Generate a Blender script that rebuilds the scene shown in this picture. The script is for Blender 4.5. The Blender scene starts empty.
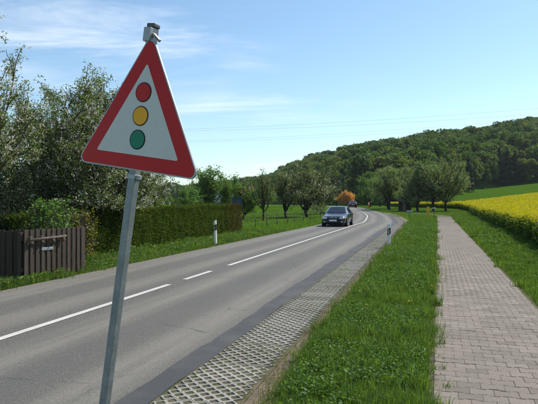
import bpy, bmesh, math, random
import numpy as np
from mathutils import Vector, Matrix

sc = bpy.context.scene
C = sc.collection
R = math.radians
RNG = np.random.default_rng(11)
random.seed(5)

# ------------------------------------------------------------------ camera
cam = bpy.data.cameras.new('camera')
cam.sensor_width = 36.0
cam.lens = 36.0 * 540 / 538
cam.clip_end = 9000
cam.clip_start = 0.05
camo = bpy.data.objects.new('camera', cam)
C.objects.link(camo)
camo.location = (0, 0, 1.7)
camo.rotation_euler = (R(90.1), 0, 0)
sc.camera = camo

# ------------------------------------------------------------------ sky and sun
SUN_AZ = R(57)      # to the right of the view direction (+Y)
SUN_EL = R(50)
world = bpy.data.worlds.new('World')
sc.world = world
world.use_nodes = True
wn = world.node_tree
wn.nodes.clear()
out = wn.nodes.new('ShaderNodeOutputWorld')
bg = wn.nodes.new('ShaderNodeBackground')
bg.inputs['Strength'].default_value = 0.120
sky = wn.nodes.new('ShaderNodeTexSky')
sky.sky_type = 'NISHITA'
sky.sun_disc = False
sky.sun_elevation = SUN_EL
sky.sun_rotation = SUN_AZ
sky.air_density = 1.0
sky.dust_density = 0.35
sky.ozone_density = 0.6
tc = wn.nodes.new('ShaderNodeTexCoord')
sep = wn.nodes.new('ShaderNodeSeparateXYZ')
wn.links.new(tc.outputs['Generated'], sep.inputs[0])
def wmath(op, a, b=None, clamp=False):
    n = wn.nodes.new('ShaderNodeMath'); n.operation = op; n.use_clamp = clamp
    for i, v in enumerate((a, b)):
        if v is None: continue
        if isinstance(v, (int, float)): n.inputs[i].default_value = v
        else: wn.links.new(v, n.inputs[i])
    return n.outputs[0]
zc = wmath('ADD', wmath('MAXIMUM', sep.outputs[2], 0.0), 0.12)
cmb = wn.nodes.new('ShaderNodeCombineXYZ')
wn.links.new(wmath('DIVIDE', sep.outputs[0], zc), cmb.inputs[0])
wn.links.new(wmath('DIVIDE', sep.outputs[1], zc), cmb.inputs[1])
mp = wn.nodes.new('ShaderNodeMapping')
mp.inputs['Rotation'].default_value = (0, 0, R(-16.81))
mp.inputs['Scale'].default_value = (0.75, 1.9, 1)
mp.inputs['Location'].default_value = (-0.54764, 4.35275, 0.0)
wn.links.new(cmb.outputs[0], mp.inputs[0])
n1 = wn.nodes.new('ShaderNodeTexNoise'); n1.inputs['Scale'].default_value = 1.1
n1.inputs['Detail'].default_value = 9; n1.inputs['Roughness'].default_value = 0.62; n1.inputs['Distortion'].default_value = 0.55
wn.links.new(mp.outputs[0], n1.inputs['Vector'])
n2 = wn.nodes.new('ShaderNodeTexNoise'); n2.inputs['Scale'].default_value = 0.6; n2.inputs['Detail'].default_value = 2
mp2 = wn.nodes.new('ShaderNodeMapping'); mp2.inputs['Location'].default_value = (-3.95145, -6.46034, 0.0)
wn.links.new(cmb.outputs[0], mp2.inputs[0]); wn.links.new(mp2.outputs[0], n2.inputs['Vector'])
def wrange(v, a, b, c, d):
    n = wn.nodes.new('ShaderNodeMapRange'); n.interpolation_type = 'SMOOTHSTEP'
    wn.links.new(v, n.inputs[0])
    for i, q in enumerate((a, b, c, d)): n.inputs[i + 1].default_value = q
    return n.outputs[0]
cl = wmath('MULTIPLY', wrange(n1.outputs[0], 0.42, 0.78, 0, 1), wrange(n2.outputs[0], 0.46, 0.66, 0, 1))
cl = wmath('MULTIPLY', cl, 0.8)
mix = wn.nodes.new('ShaderNodeMix'); mix.data_type = 'RGBA'
wb = wn.nodes.new('ShaderNodeMix'); wb.data_type = 'RGBA'; wb.blend_type = 'MULTIPLY'; wb.inputs[0].default_value = 1.0
wn.links.new(sky.outputs[0], wb.inputs[6]); wb.inputs[7].default_value = (0.86, 0.98, 1.0, 1)
wn.links.new(cl, mix.inputs[0]); wn.links.new(wb.outputs[2], mix.inputs[6])
mix.inputs[7].default_value = (6.6, 7.1, 7.6, 1)
wn.links.new(mix.outputs[2], bg.inputs[0])
wn.links.new(bg.outputs[0], out.inputs[0])

sunl = bpy.data.lights.new('sun', 'SUN')
sunl.energy = 4.2
sunl.angle = R(0.53)
sunl.color = (1.0, 0.94, 0.84)
suno = bpy.data.objects.new('sun', sunl)
C.objects.link(suno)
sdir = Vector((math.sin(SUN_AZ) * math.cos(SUN_EL), math.cos(SUN_AZ) * math.cos(SUN_EL), math.sin(SUN_EL)))
suno.rotation_euler = (-sdir).to_track_quat('-Z', 'Y').to_euler()
suno.location = sdir * 60

vs = sc.view_settings
vs.view_transform = 'Standard'; vs.look = 'None'; vs.gamma = 1.0; vs.use_curve_mapping = False
vs.exposure = 0.52
sc.render.engine = 'CYCLES'
sc.cycles.max_bounces = 8
sc.cycles.transparent_max_bounces = 8

# ------------------------------------------------------------------ helpers
def tag(o, label=None, cat=None, group=None, kind=None):
    if label: o['label'] = label
    if cat: o['category'] = cat
    if group: o['group'] = group
    if kind: o['kind'] = kind
    return o

def link(name, me, parent=None, mat=None):
    o = bpy.data.objects.new(name, me)
    C.objects.link(o)
    if parent is not None: o.parent = parent
    if mat is not None:
        me.materials.clear() if False else None
        if not me.materials: me.materials.append(mat)
    return o

def empty(name, loc=(0, 0, 0), rz=0.0):
    o = bpy.data.objects.new(name, None)
    C.objects.link(o)
    o.location = loc; o.rotation_euler = (0, 0, rz)
    o.empty_display_size = 0.2
    return o

def mesh_np(name, verts, loops, sizes, smooth=False):
    """verts Nx3, loops flat vertex indices, sizes per-face counts"""
    me = bpy.data.meshes.new(name)
    verts = np.asarray(verts, np.float32).reshape(-1, 3)
    loops = np.asarray(loops, np.int32).ravel(); sizes = np.asarray(sizes, np.int32).ravel()
    me.vertices.add(len(verts)); me.vertices.foreach_set('co', verts.ravel())
    me.loops.add(len(loops)); me.loops.foreach_set('vertex_index', loops)
    if len(sizes) == 0:
        me.update(); return me
    me.polygons.add(len(sizes))
    st = np.concatenate(([0], np.cumsum(sizes)[:-1])).astype(np.int32)
    me.polygons.foreach_set('loop_start', st)
    me.update(calc_edges=True)
    if smooth: me.polygons.foreach_set('use_smooth', np.ones(len(sizes), bool))
    return me

def bm_mesh(name, bm, smooth=False):
    bmesh.ops.recalc_face_normals(bm, faces=bm.faces[:])
    me = bpy.data.meshes.new(name)
    bm.to_mesh(me); bm.free()
    if smooth:
        for p in me.polygons: p.use_smooth = True
    return me

def bm_box(bm, lo, hi, mtx=None, bevel=0.0):
    lo = Vector(lo); hi = Vector(hi)
    r = bmesh.ops.create_cube(bm, size=1.0)
    vsx = r['verts']
    for v in vsx:
        v.co = Vector(((lo.x + hi.x) / 2 + v.co.x * (hi.x - lo.x), (lo.y + hi.y) / 2 + v.co.y * (hi.y - lo.y), (lo.z + hi.z) / 2 + v.co.z * (hi.z - lo.z)))
    if bevel > 0:
        es = list({e for v in vsx for e in v.link_edges})
        g = bmesh.ops.bevel(bm, geom=es, offset=bevel, segments=2, affect='EDGES', profile=0.6)
        vsx = list({v for f in g['faces'] for v in f.verts} | {v for v in vsx if v.is_valid})
    if mtx is not None:
        for v in vsx: v.co = mtx @ v.co
    return vsx

def bm_cyl(bm, p0, p1, r0, r1=None, seg=16, cap=True):
    p0 = Vector(p0); p1 = Vector(p1); r1 = r0 if r1 is None else r1
    d = p1 - p0
    q = d.to_track_quat('Z', 'Y').to_matrix().to_4x4()
    m = Matrix.Translation((p0 + p1) / 2) @ q
    bmesh.ops.create_cone(bm, cap_ends=cap, segments=seg, radius1=r0, radius2=r1, depth=d.length, matrix=m)

def bm_prism(bm, pts, z0, z1, mtx=None):
    """closed polygon in local x,z extruded along local y from z0 to z1"""
    a = [bm.verts.new((p[0], z0, p[1])) for p in pts]
    b = [bm.verts.new((p[0], z1, p[1])) for p in pts]
    n = len(pts)
    bm.faces.new(a); bm.faces.new(b[::-1])
    for i in range(n):
        bm.faces.new((a[i], b[i], b[(i + 1) % n], a[(i + 1) % n]))
    if mtx is not None:
        for v in a + b: v.co = mtx @ v.co

def box_part(name, lo, hi, mat, parent, bevel=0.0, mtx=None):
    bm = bmesh.new(); bm_box(bm, lo, hi, mtx, bevel)
    return link(name, bm_mesh(name, bm), parent, mat)

# ------------------------------------------------------------------ materials
class NT:
    def __init__(s, name):
        s.m = bpy.data.materials.new(name); s.m.use_nodes = True
        s.t = s.m.node_tree; s.t.nodes.clear()
        s.out = s.t.nodes.new('ShaderNodeOutputMaterial')
    def n(s, typ, **kw):
        x = s.t.nodes.new(typ)
        for k, v in kw.items(): setattr(x, k, v)
        return x
    def set(s, sock, v):
        if isinstance(v, bpy.types.NodeSocket): s.t.links.new(v, sock)
        else:
            try: sock.default_value = v
            except Exception: sock.default_value = tuple(v) + (1,)
    def noise(s, scale, detail=4, rough=0.55, vec=None, dist=0.0):
        x = s.n('ShaderNodeTexNoise')
        x.inputs['Scale'].default_value = scale; x.inputs['Detail'].default_value = detail
        x.inputs['Roughness'].default_value = rough; x.inputs['Distortion'].default_value = dist
        if vec is not None: s.t.links.new(vec, x.inputs['Vector'])
        return x.outputs[0]
    def coord(s, kind='Object'):
        return s.n('ShaderNodeTexCoord').outputs[kind]
    def pos(s):
        return s.n('ShaderNodeNewGeometry').outputs['Position']
    def island(s):
        return s.n('ShaderNodeNewGeometry').outputs['Random Per Island']
    def objrand(s):
        return s.n('ShaderNodeObjectInfo').outputs['Random']
    def ramp(s, v, stops):
        x = s.n('ShaderNodeValToRGB'); s.t.links.new(v, x.inputs[0])
        e = x.color_ramp.elements
        while len(e) < len(stops): e.new(0.5)
        for i, (p, c) in enumerate(stops):
            e[i].position = p; e[i].color = tuple(c) + (1,)
        return x.outputs[0]
    def rng(s, v, a, b, c, d, smooth=False):
        x = s.n('ShaderNodeMapRange'); s.t.links.new(v, x.inputs[0])
        if smooth: x.interpolation_type = 'SMOOTHSTEP'
        for i, q in enumerate((a, b, c, d)): x.inputs[i + 1].default_value = q
        return x.outputs[0]
    def math(s, op, a, b=None):
        x = s.n('ShaderNodeMath', operation=op)
        s.set(x.inputs[0], a)
        if b is not None: s.set(x.inputs[1], b)
        return x.outputs[0]
    def mix(s, f, a, b, blend='MIX'):
        x = s.n('ShaderNodeMix', data_type='RGBA', blend_type=blend)
        s.set(x.inputs[0], f); s.set(x.inputs[6], a); s.set(x.inputs[7], b)
        return x.outputs[2]
    def bsdf(s, col, rough=0.7, metal=0.0, spec=0.4, bump=None, bstr=0.3, bdist=0.01, coat=0.0):
        x = s.n('ShaderNodeBsdfPrincipled')
        s.set(x.inputs['Base Color'], col); s.set(x.inputs['Roughness'], rough)
        s.set(x.inputs['Metallic'], metal); x.inputs['Specular IOR Level'].default_value = spec
        if coat: x.inputs['Coat Weight'].default_value = coat; x.inputs['Coat Roughness'].default_value = 0.05
        if bump is not None:
            b = s.n('ShaderNodeBump'); b.inputs['Strength'].default_value = bstr; b.inputs['Distance'].default_value = bdist
            s.t.links.new(bump, b.inputs['Height']); s.t.links.new(b.outputs[0], x.inputs['Normal'])
        s.t.links.new(x.outputs[0], s.out.inputs[0])
        return s.m
    def leaf(s, col, trans=0.35, tcol=None, gloss=0.02):
        d = s.n('ShaderNodeBsdfDiffuse'); s.set(d.inputs[0], col)
        t = s.n('ShaderNodeBsdfTranslucent')
        if tcol is None:
            tcol = s.mix(1.0, col, (1.35, 1.5, 0.55, 1), 'MULTIPLY')
        s.set(t.inputs[0], tcol)
        mx = s.n('ShaderNodeMixShader'); mx.inputs[0].default_value = trans
        s.t.links.new(d.outputs[0], mx.inputs[1]); s.t.links.new(t.outputs[0], mx.inputs[2])
        g = s.n('ShaderNodeBsdfGlossy'); g.inputs['Roughness'].default_value = 0.6; g.inputs[0].default_value = (0.9, 0.95, 1, 1)
        m2 = s.n('ShaderNodeMixShader'); m2.inputs[0].default_value = gloss
        s.t.links.new(mx.outputs[0], m2.inputs[1]); s.t.links.new(g.outputs[0], m2.inputs[2])
        s.t.links.new(m2.outputs[0], s.out.inputs[0])
        return s.m

def leafmat(name, c0, c1, c2=None, trans=0.35, gloss=0.02, inst=False, clump=None, neutral=False):
    t = NT(name)
    v = t.island()
    if inst: v = t.math('FRACT', t.math('ADD', t.math('MULTIPLY', v, 0.35), t.objrand()))
    stops = [(0.0, c0), (1.0, c1)] if c2 is None else [(0.0, c0), (0.55, c1), (1.0, c2)]
    col = t.ramp(v, stops)
    if clump:
        nz = t.noise(clump[0], 3, 0.5, t.pos())
        col = t.mix(t.rng(nz, 0.35, 0.65, 0, 1), col, t.mix(1.0, col, clump[1] + (1,), 'MULTIPLY'))
    return t.leaf(col, trans, col if neutral else None, gloss)

def plain(name, col, rough=0.6, metal=0.0, spec=0.4, var=0.12, scale=6.0, bump=0.0, coat=0.0):
    t = NT(name)
    nz = t.noise(scale, 6, 0.65, t.coord())
    a = tuple(c * (1 - var) for c in col); b = tuple(min(1, c * (1 + var)) for c in col)
    c = t.ramp(nz, [(0.3, a), (0.7, b)])
    return t.bsdf(c, rough, metal, spec, nz if bump else None, bump, 0.01, coat)

def bark(name, a, b):
    t = NT(name)
    mpn = t.n('ShaderNodeMapping'); mpn.inputs['Scale'].default_value = (9, 9, 2.0)
    t.t.links.new(t.coord(), mpn.inputs[0])
    nz = t.noise(2.2, 8, 0.7, mpn.outputs[0])
    return t.bsdf(t.ramp(nz, [(0.3, a), (0.7, b)]), 0.9, 0, 0.2, nz, 0.6, 0.02)

# ground
def m_ground():
    t = NT('meadow_ground'); p = t.pos()
    n_big = t.noise(0.05, 4, 0.6, p); n_mid = t.noise(0.9, 5, 0.6, p); n_f = t.noise(14, 4, 0.7, p)
    c = t.ramp(n_mid, [(0.25, (0.032, 0.062, 0.006)), (0.55, (0.050, 0.105, 0.007)), (0.8, (0.070, 0.125, 0.010))])
    c = t.mix(t.rng(n_big, 0.4, 0.62, 0, 0.6), c, (0.036, 0.088, 0.008, 1))
    c = t.mix(t.rng(n_f, 0.55, 0.8, 0, 0.35), c, (0.055, 0.046, 0.022, 1))
    return t.bsdf(c, 1.0, 0, 0.0, n_f, 0.6, 0.03)
def m_road():
    t = NT('asphalt'); uv = t.n('ShaderNodeUVMap'); p = t.pos()
    s = t.n('ShaderNodeSeparateXYZ'); t.t.links.new(uv.outputs[0], s.inputs[0])
    u = s.outputs[0]
    fine = t.noise(80, 4, 0.8, p); grit = t.noise(38, 5, 0.8, p); big = t.noise(0.55, 5, 0.6, p)
    mpn = t.n('ShaderNodeMapping'); mpn.inputs['Scale'].default_value = (1.7, 0.06, 1)
    t.t.links.new(uv.outputs[0], mpn.inputs[0])
    streak = t.noise(2.6, 5, 0.6, mpn.outputs[0])
    c = t.ramp(fine, [(0.32, (0.028, 0.0275, 0.025)), (0.5, (0.092, 0.088, 0.078)), (0.68, (0.23, 0.22, 0.195))])
    g = t.ramp(grit, [(0.3, (0.62, 0.62, 0.62)), (0.7, (1.32, 1.31, 1.29))])
    c = t.mix(0.9, c, g, 'MULTIPLY')
    # worn wheel tracks, paler than the lane middle
    tr = t.math('ABSOLUTE', t.math('SUBTRACT', t.math('ABSOLUTE', u), 1.42))
    tr = t.math('ABSOLUTE', t.math('SUBTRACT', tr, 0.72))
    tr = t.rng(tr, 0.05, 0.5, 1, 0, True)
    tr = t.math('MULTIPLY', tr, t.rng(streak, 0.3, 0.6, 0.35, 1))
    c = t.mix(t.math('MULTIPLY', tr, 0.52), c, t.mix(0.6, (0.225, 0.208, 0.178, 1), g, 'MULTIPLY'))
    mid = t.rng(t.math('ABSOLUTE', t.math('SUBTRACT', u, 1.35)), 0.0, 0.42, 1, 0, True)
    c = t.mix(t.math('MULTIPLY', mid, t.rng(big, 0.35, 0.65, 0.1, 0.42)), c, (0.072, 0.071, 0.07, 1))
    c = t.mix(t.rng(big, 0.5, 0.75, 0, 0.25), c, (0.085, 0.083, 0.08, 1))
    # pale dust along the left edge
    ed = t.rng(u, -2.78, -2.2, 1, 0, True)
    c = t.mix(t.math('MULTIPLY', ed, 0.45), c, (0.21, 0.19, 0.155, 1))
    # fine hairline cracks
    vo = t.n('ShaderNodeTexVoronoi', feature='DISTANCE_TO_EDGE'); vo.inputs['Scale'].default_value = 0.55
    wv = t.n('ShaderNodeMix', data_type='VECTOR'); wv.inputs[0].default_value = 0.12
    nn = t.n('ShaderNodeTexNoise'); nn.inputs['Scale'].default_value = 3.0; nn.inputs['Detail'].default_value = 6
    t.t.links.new(p, nn.inputs['Vector'])
    t.t.links.new(p, wv.inputs[4]); t.t.links.new(nn.outputs['Color'], wv.inputs[5]); t.t.links.new(wv.outputs[1], vo.inputs['Vector'])
    cr = t.math('MULTIPLY', t.rng(vo.outputs[0], 0.002, 0.006, 1, 0), t.rng(big, 0.52, 0.6, 0, 0.6))
    c = t.mix(cr, c, (0.03, 0.03, 0.03, 1))
    return t.bsdf(c, 0.82, 0, 0.32, fine, 0.5, 0.004)
def m_tar():
    t = NT('fresh_asphalt'); p = t.pos()
    f = t.noise(90, 4, 0.7, p); b = t.noise(1.4, 5, 0.6, p)
    c = t.ramp(f, [(0.3, (0.026, 0.027, 0.029)), (0.7, (0.070, 0.072, 0.075))])
    c = t.mix(t.rng(b, 0.45, 0.7, 0, 0.5), c, (0.10, 0.097, 0.092, 1))
    return t.bsdf(c, 0.8, 0, 0.35, f, 0.4, 0.004)
def m_paint():
    t = NT('road_paint'); p = t.pos()
    f = t.noise(45, 6, 0.75, p); b = t.noise(2.5, 4, 0.6, p)
    c = t.ramp(t.math('ADD', t.math('MULTIPLY', f, 0.75), t.math('MULTIPLY', b, 0.25)), [(0.34, (0.16, 0.155, 0.145)), (0.44, (0.44, 0.43, 0.40)), (0.7, (0.60, 0.59, 0.55))])
    return t.bsdf(c, 0.65, 0, 0.3, f, 0.2, 0.003)
def m_paver():
    t = NT('path_concrete'); p = t.pos()
    v = t.math('FRACT', t.math('ADD', t.island(), t.objrand()))
    c = t.ramp(v, [(0.0, (0.165, 0.140, 0.116)), (0.3, (0.225, 0.188, 0.158)), (0.6, (0.192, 0.167, 0.140)), (1.0, (0.245, 0.208, 0.178))])
    f = t.noise(75, 5, 0.8, p); b = t.noise(1.1, 6, 0.65, p); s = t.noise(9, 5, 0.7, p)
    c = t.mix(0.75, c, t.ramp(f, [(0.32, (0.50, 0.49, 0.47)), (0.5, (1.0, 1.0, 1.0)), (0.70, (1.45, 1.45, 1.42))]), 'MULTIPLY')
    c = t.mix(t.rng(b, 0.42, 0.66, 0, 0.6), c, (0.150, 0.130, 0.108, 1))
    c = t.mix(t.rng(s, 0.58, 0.75, 0, 0.55), c, (0.155, 0.145, 0.12, 1))
    return t.bsdf(c, 0.92, 0, 0.2, f, 0.6, 0.004)
def m_grid():
    t = NT('grid_concrete'); p = t.pos()
    f = t.noise(90, 5, 0.75, p); b = t.noise(5, 5, 0.65, p)
    c = t.ramp(t.objrand(), [(0, (0.24, 0.222, 0.192)), (1, (0.31, 0.290, 0.252))])
    c = t.mix(0.8, c, t.ramp(f, [(0.3, (0.7, 0.7, 0.7)), (0.7, (1.15, 1.15, 1.14))]), 'MULTIPLY')
    c = t.mix(t.rng(b, 0.5, 0.72, 0, 0.55), c, (0.165, 0.15, 0.12, 1))
    return t.bsdf(c, 0.92, 0, 0.2, f, 0.5, 0.004)
def m_soil(name, a, b):
    t = NT(name); p = t.pos()
    f = t.noise(60, 6, 0.75, p); g = t.noise(4, 5, 0.65, p)
    c = t.mix(t.rng(g, 0.35, 0.65, 0, 1), a + (1,), b + (1,))
    c = t.mix(0.8, c, t.ramp(f, [(0.3, (0.6, 0.6, 0.6)), (0.7, (1.35, 1.32, 1.25))]), 'MULTIPLY')
    return t.bsdf(c, 0.96, 0, 0.1, f, 0.8, 0.01)

M = {}
M['ground'] = m_ground(); M['road'] = m_road(); M['tar'] = m_tar(); M['paint'] = m_paint()
M['paver'] = m_paver(); M['grid'] = m_grid()
M['bed'] = m_soil('joint_sand', (0.12, 0.105, 0.08), (0.075, 0.08, 0.045))
M['soil'] = m_soil('grid_soil', (0.145, 0.125, 0.09), (0.085, 0.088, 0.045))
M['gravel'] = m_soil('dry_verge_soil', (0.20, 0.165, 0.125), (0.13, 0.11, 0.075))
M['grass'] = leafmat('grass_blades', (0.052, 0.092, 0.017), (0.108, 0.178, 0.030), (0.195, 0.248, 0.058), 0.44, 0.02, clump=(0.8, (0.72, 0.78, 0.75)))
M['dry'] = leafmat('dry_grass', (0.16, 0.125, 0.07), (0.27, 0.22, 0.13), (0.10, 0.12, 0.035), 0.3, 0.03)
M['weed'] = leafmat('weed_leaves', (0.048, 0.098, 0.018), (0.092, 0.168, 0.030), (0.145, 0.225, 0.050), 0.35, 0.02)
M['dandelion'] = plain('dandelion_yellow', (0.75, 0.50, 0.015), 0.8)
M['rape_flower'] = leafmat('rape_flowers', (0.50, 0.38, 0.006), (0.62, 0.49, 0.010), (0.30, 0.32, 0.012), 0.3, 0.02, clump=(0.35, (0.86, 0.9, 0.9)))
M['rape_leaf'] = leafmat('rape_leaves', (0.032, 0.062, 0.014), (0.058, 0.105, 0.020), (0.105, 0.145, 0.030), 0.35, 0.012)
M['galv'] = plain('galvanised_steel', (0.36, 0.39, 0.40), 0.5, 0.55, 0.5, 0.18, 14)
M['alu'] = plain('aluminium_rim', (0.33, 0.34, 0.35), 0.5, 0.5, 0.5, 0.08, 20)

# ------------------------------------------------------------------ terrain
def sstep(a, b, x):
    t = np.clip((np.asarray(x, float) - a) / (b - a), 0, 1)
    return t * t * (3 - 2 * t)
def H(x, y):
    x = np.asarray(x, float); y = np.asarray(y, float)
    h = 0.75 * sstep(50, 130, y)
    d = np.minimum(x - (3.3 + 0.333 * y), 160)
    h = h + 0.115 * 0.5 * (d + np.sqrt(d * d + 1.6)) * sstep(-60, 10, y)
    u = x / np.maximum(y, 20)
    h = h + 6.2 * np.clip((y - 160) / 105, 0, 1) * sstep(0.20, 0.36, u)
    y0 = np.interp(u, [-.6, -.15, 0, .06, .17, .3, .36, .42, .5, .9], [430, 430, 340, 260, 195, 195, 235, 268, 268, 268])
    yc = np.interp(u, [-.6, -.15, 0, .1, .3, .5, .9], [900, 900, 700, 560, 530, 490, 460])
    px = np.interp(u, [-.6, -.146, -.063, -.035, 0, .03, .076, .13, .2, .3, .41, .5, .9], [13, 14, 20, 22, 26, 35, 47, 53, 60, 67, 77, 84, 98])
    hc = np.maximum(px * yc / 540 - 13, 2) - h * sstep(0, 1, (y - y0) / (yc - y0))
    t = np.clip((y - y0) / (yc - y0), 0, 1)
    h = h + hc * t * (1.2 - 0.2 * t)
    return h
def hz(x, y): return float(H(x, y))

def graded(*spans):
    v = []
    for a, b, s in spans:
        v += list(np.arange(a, b, s))
    return np.array(v + [spans[-1][1]])
gx = graded((-2600, -900, 200), (-900, -200, 35), (-200, -40, 10), (-40, -14, 3), (-14, 40, 1), (40, 120, 5), (120, 400, 12), (400, 900, 40), (900, 2600, 200))
gy = graded((-400, -40, 60), (-40, -4, 6), (-4, 100, 1), (100, 300, 5), (300, 960, 15), (960, 3200, 160))
GX, GY = np.meshgrid(gx, gy)
V = np.stack([GX, GY, H(GX, GY)], -1).reshape(-1, 3)
nx, ny = len(gx), len(gy)
ii = (np.arange(ny - 1)[:, None] * nx + np.arange(nx - 1)[None, :]).ravel()
F = np.stack([ii, ii + 1, ii + nx + 1, ii + nx], -1)
ground = link('ground', mesh_np('ground', V, F, np.full(len(F), 4), True), None, M['ground'])
tag(ground, kind='structure')

# ------------------------------------------------------------------ road
def catmull(P, n):
    P = [np.array(p, float) for p in P]
    P = [2 * P[0] - P[1]] + P + [2 * P[-1] - P[-2]]
    out_ = []
    for i in range(1, len(P) - 2):
        for k in range(n):
            t = k / n
            a, b, c, d = P[i - 1], P[i], P[i + 1], P[i + 2]
            out_.append(0.5 * ((2 * b) + (-a + c) * t + (2 * a - 5 * b + 4 * c - d) * t * t + (-a + 3 * b - 3 * c + d) * t ** 3))
    out_.append(P[-2])
    return np.array(out_)
cpts = [(-5.17 + .285 * y, y) for y in (-14, -6, 0, 6, 12, 18, 24, 30, 36, 42, 47)] + \
       [(10.1, 56), (12.35, 68), (14.2, 82), (15.5, 97), (17.1, 120), (17.6, 140), (16.4, 165), (12.5, 195), (5, 228), (-8, 262)]
CL = catmull(cpts, 8)
def frames(P):
    T = np.gradient(P, axis=0); T /= np.linalg.norm(T, axis=1)[:, None]
    N = np.stack([T[:, 1], -T[:, 0]], -1)          # points to the right
    S = np.concatenate(([0], np.cumsum(np.linalg.norm(np.diff(P, axis=0), axis=1))))
    return T, N, S
CT, CN, CS = frames(CL)
def ribbon(name, P, N, S, offs, dz, mat, parent=None, i0=0, i1=None, jitter=None, uv=False):
    i1 = len(P) if i1 is None else i1
    n = i1 - i0; k = len(offs)
    vv = np.zeros((n, k, 3)); uvs = np.zeros((n, k, 2))
    for j, o in enumerate(offs):
        oo = np.full(n, o, float)
        if jitter is not None and j in jitter: oo = oo + jitter[j][i0:i1]
        xy = P[i0:i1] + N[i0:i1] * oo[:, None]
        vv[:, j, :2] = xy; vv[:, j, 2] = H(xy[:, 0], xy[:, 1]) + dz
        uvs[:, j, 0] = oo; uvs[:, j, 1] = S[i0:i1]
    idx = (np.arange(n - 1)[:, None] * k + np.arange(k - 1)[None, :]).ravel()
    Fq = np.stack([idx, idx + 1, idx + k + 1, idx + k], -1)
    me = mesh_np(name, vv.reshape(-1, 3), Fq, np.full(len(Fq), 4), True)
    if uv:
        l = me.uv_layers.new(name='UVMap')
        l.data.foreach_set('uv', uvs.reshape(-1, 2)[Fq.ravel()].astype(np.float32).ravel())
    return link(name, me, parent, mat)
road = ribbon('road', CL, CN, CS, np.linspace(-2.72, 2.78, 8), 0.030, M['road'], uv=True)
tag(road, kind='structure')
# resampled centreline for lines and edge strips
sD = np.arange(0, CS[-1], 0.25)
P2 = np.stack([np.interp(sD, CS, CL[:, 0]), np.interp(sD, CS, CL[:, 1])], -1)
T2, N2, S2 = frames(P2)
def s_at(y): return int(np.argmin(np.abs(P2[:, 1] - y)))
jl = np.convolve(RNG.normal(0, 0.05, len(P2)), np.ones(5) / 5, 'same') + 0.03 * np.sin(S2 * 0.37)
je = np.convolve(RNG.normal(0, 0.025, len(P2)), np.ones(3) / 3, 'same')
tar = ribbon('asphalt_repair_strip', P2, N2, S2, (2.49, 2.62, 2.80), 0.036, M['tar'], road, 0, s_at(112), {0: jl, 2: je})
je2 = np.convolve(RNG.normal(0, 0.04, len(P2)), np.ones(3) / 3, 'same')
for a, b in ((-2, 10.9), (11.75, 13.05), (14.4, 150)):
    ribbon('lane_marking', P2, N2, S2, (-0.06, 0.06), 0.037, M['paint'], road, s_at(a), s_at(b) + 1)

# straight-section frame beside the road: o = offset right of the centreline, y = forward
CO = 1.0 / math.sqrt(1 + .285 ** 2); RD = Vector((.285 * CO, CO, 0)); RN = Vector((CO, -.285 * CO, 0))

# bedding strip under the grid stones and the dry edge
bed = ribbon('dry_verge', P2, N2, S2, (2.74, 3.1, 3.60, 3.98), 0.019, M['gravel'], None, 0, s_at(80), {3: np.convolve(RNG.normal(0, .16, len(P2)), np.ones(5) / 5, 'same')})
tag(bed, kind='structure')

# grid paving stones: lattice of diamond cells with open holes
def grid_stone():
    a, b = 0.070, 0.068           # half diagonals: across the strip, along the road
    vs_, fs = [], []
    t_, dep = 0.70, 0.05
    cells = []
    for r in range(4):
        n_ = 5 if r % 2 == 0 else 4
        x0 = a if r % 2 == 0 else 2 * a
        for c in range(n_): cells.append((x0 + 2 * a * c, b + b * r))
    for (cx_, cy_) in cells:
        o_ = [(cx_ - a, cy_), (cx_, cy_ - b), (cx_ + a, cy_), (cx_, cy_ + b)]
        def rounded(f):
            pts = []
            for k in range(4):
                p = Vector(o_[k]); q0 = Vector(o_[k - 1]); q1 = Vector(o_[(k + 1) % 4]); ce = Vector((cx_, cy_))
                for w in (q0, q1):
                    e = p.lerp(w, 0.13)
                    pts.append(ce + (e - ce) * f)
            return pts
        n0 = len(vs_)
        inn = rounded(t_); inn2 = rounded(t_ + 0.05)
        for p in o_: vs_.append((p[0], p[1], 0.0))
        for p in inn2: vs_.append((p.x, p.y, 0.0))
        for p in inn: vs_.append((p.x, p.y, -0.008))
        for p in inn: vs_.append((p.x, p.y, -dep))
        for p in o_: vs_.append((p[0], p[1], -dep))
        A = lambda k: n0 + k % 4
        Bq = lambda k: n0 + 4 + k % 8
        Cq = lambda k: n0 + 12 + k % 8
        Dq = lambda k: n0 + 20 + k % 8
        Eq = lambda k: n0 + 28 + k % 4
        for k in range(4):
            fs.append((A(k), Bq(2 * k + 1), Bq(2 * k))[::-1])
            fs.append((A(k), A(k + 1), Bq(2 * k + 2), Bq(2 * k + 1)))
            fs.append((A(k), Eq(k), Eq(k + 1), A(k + 1)))
        for k in range(8):
            fs.append((Bq(k), Bq(k + 1), Cq(k + 1), Cq(k)))
            fs.append((Cq(k), Cq(k + 1), Dq(k + 1), Dq(k)))
    bm = bmesh.new()
    vv = [bm.verts.new(v) for v in vs_]
    for f in fs: bm.faces.new([vv[i] for i in f])
    me = bpy.data.meshes.new('grid_stone'); bm.to_mesh(me); bm.free()
    me.materials.append(M['grid'])
    return me
gs = grid_stone()
strip = ribbon('grid_paving_strip', P2, N2, S2, (2.79, 3.15, 3.54), 0.033, M['soil'], None, 0, s_at(74))
tag(strip, kind='structure')
PITCH = 0.068 * 4
ss = CS[0] + 3.0
nst = 0
Smax = float(np.interp(66, P2[:, 1], S2))
s0 = float(np.interp(1.4, P2[:, 1], S2))
k = 0
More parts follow.
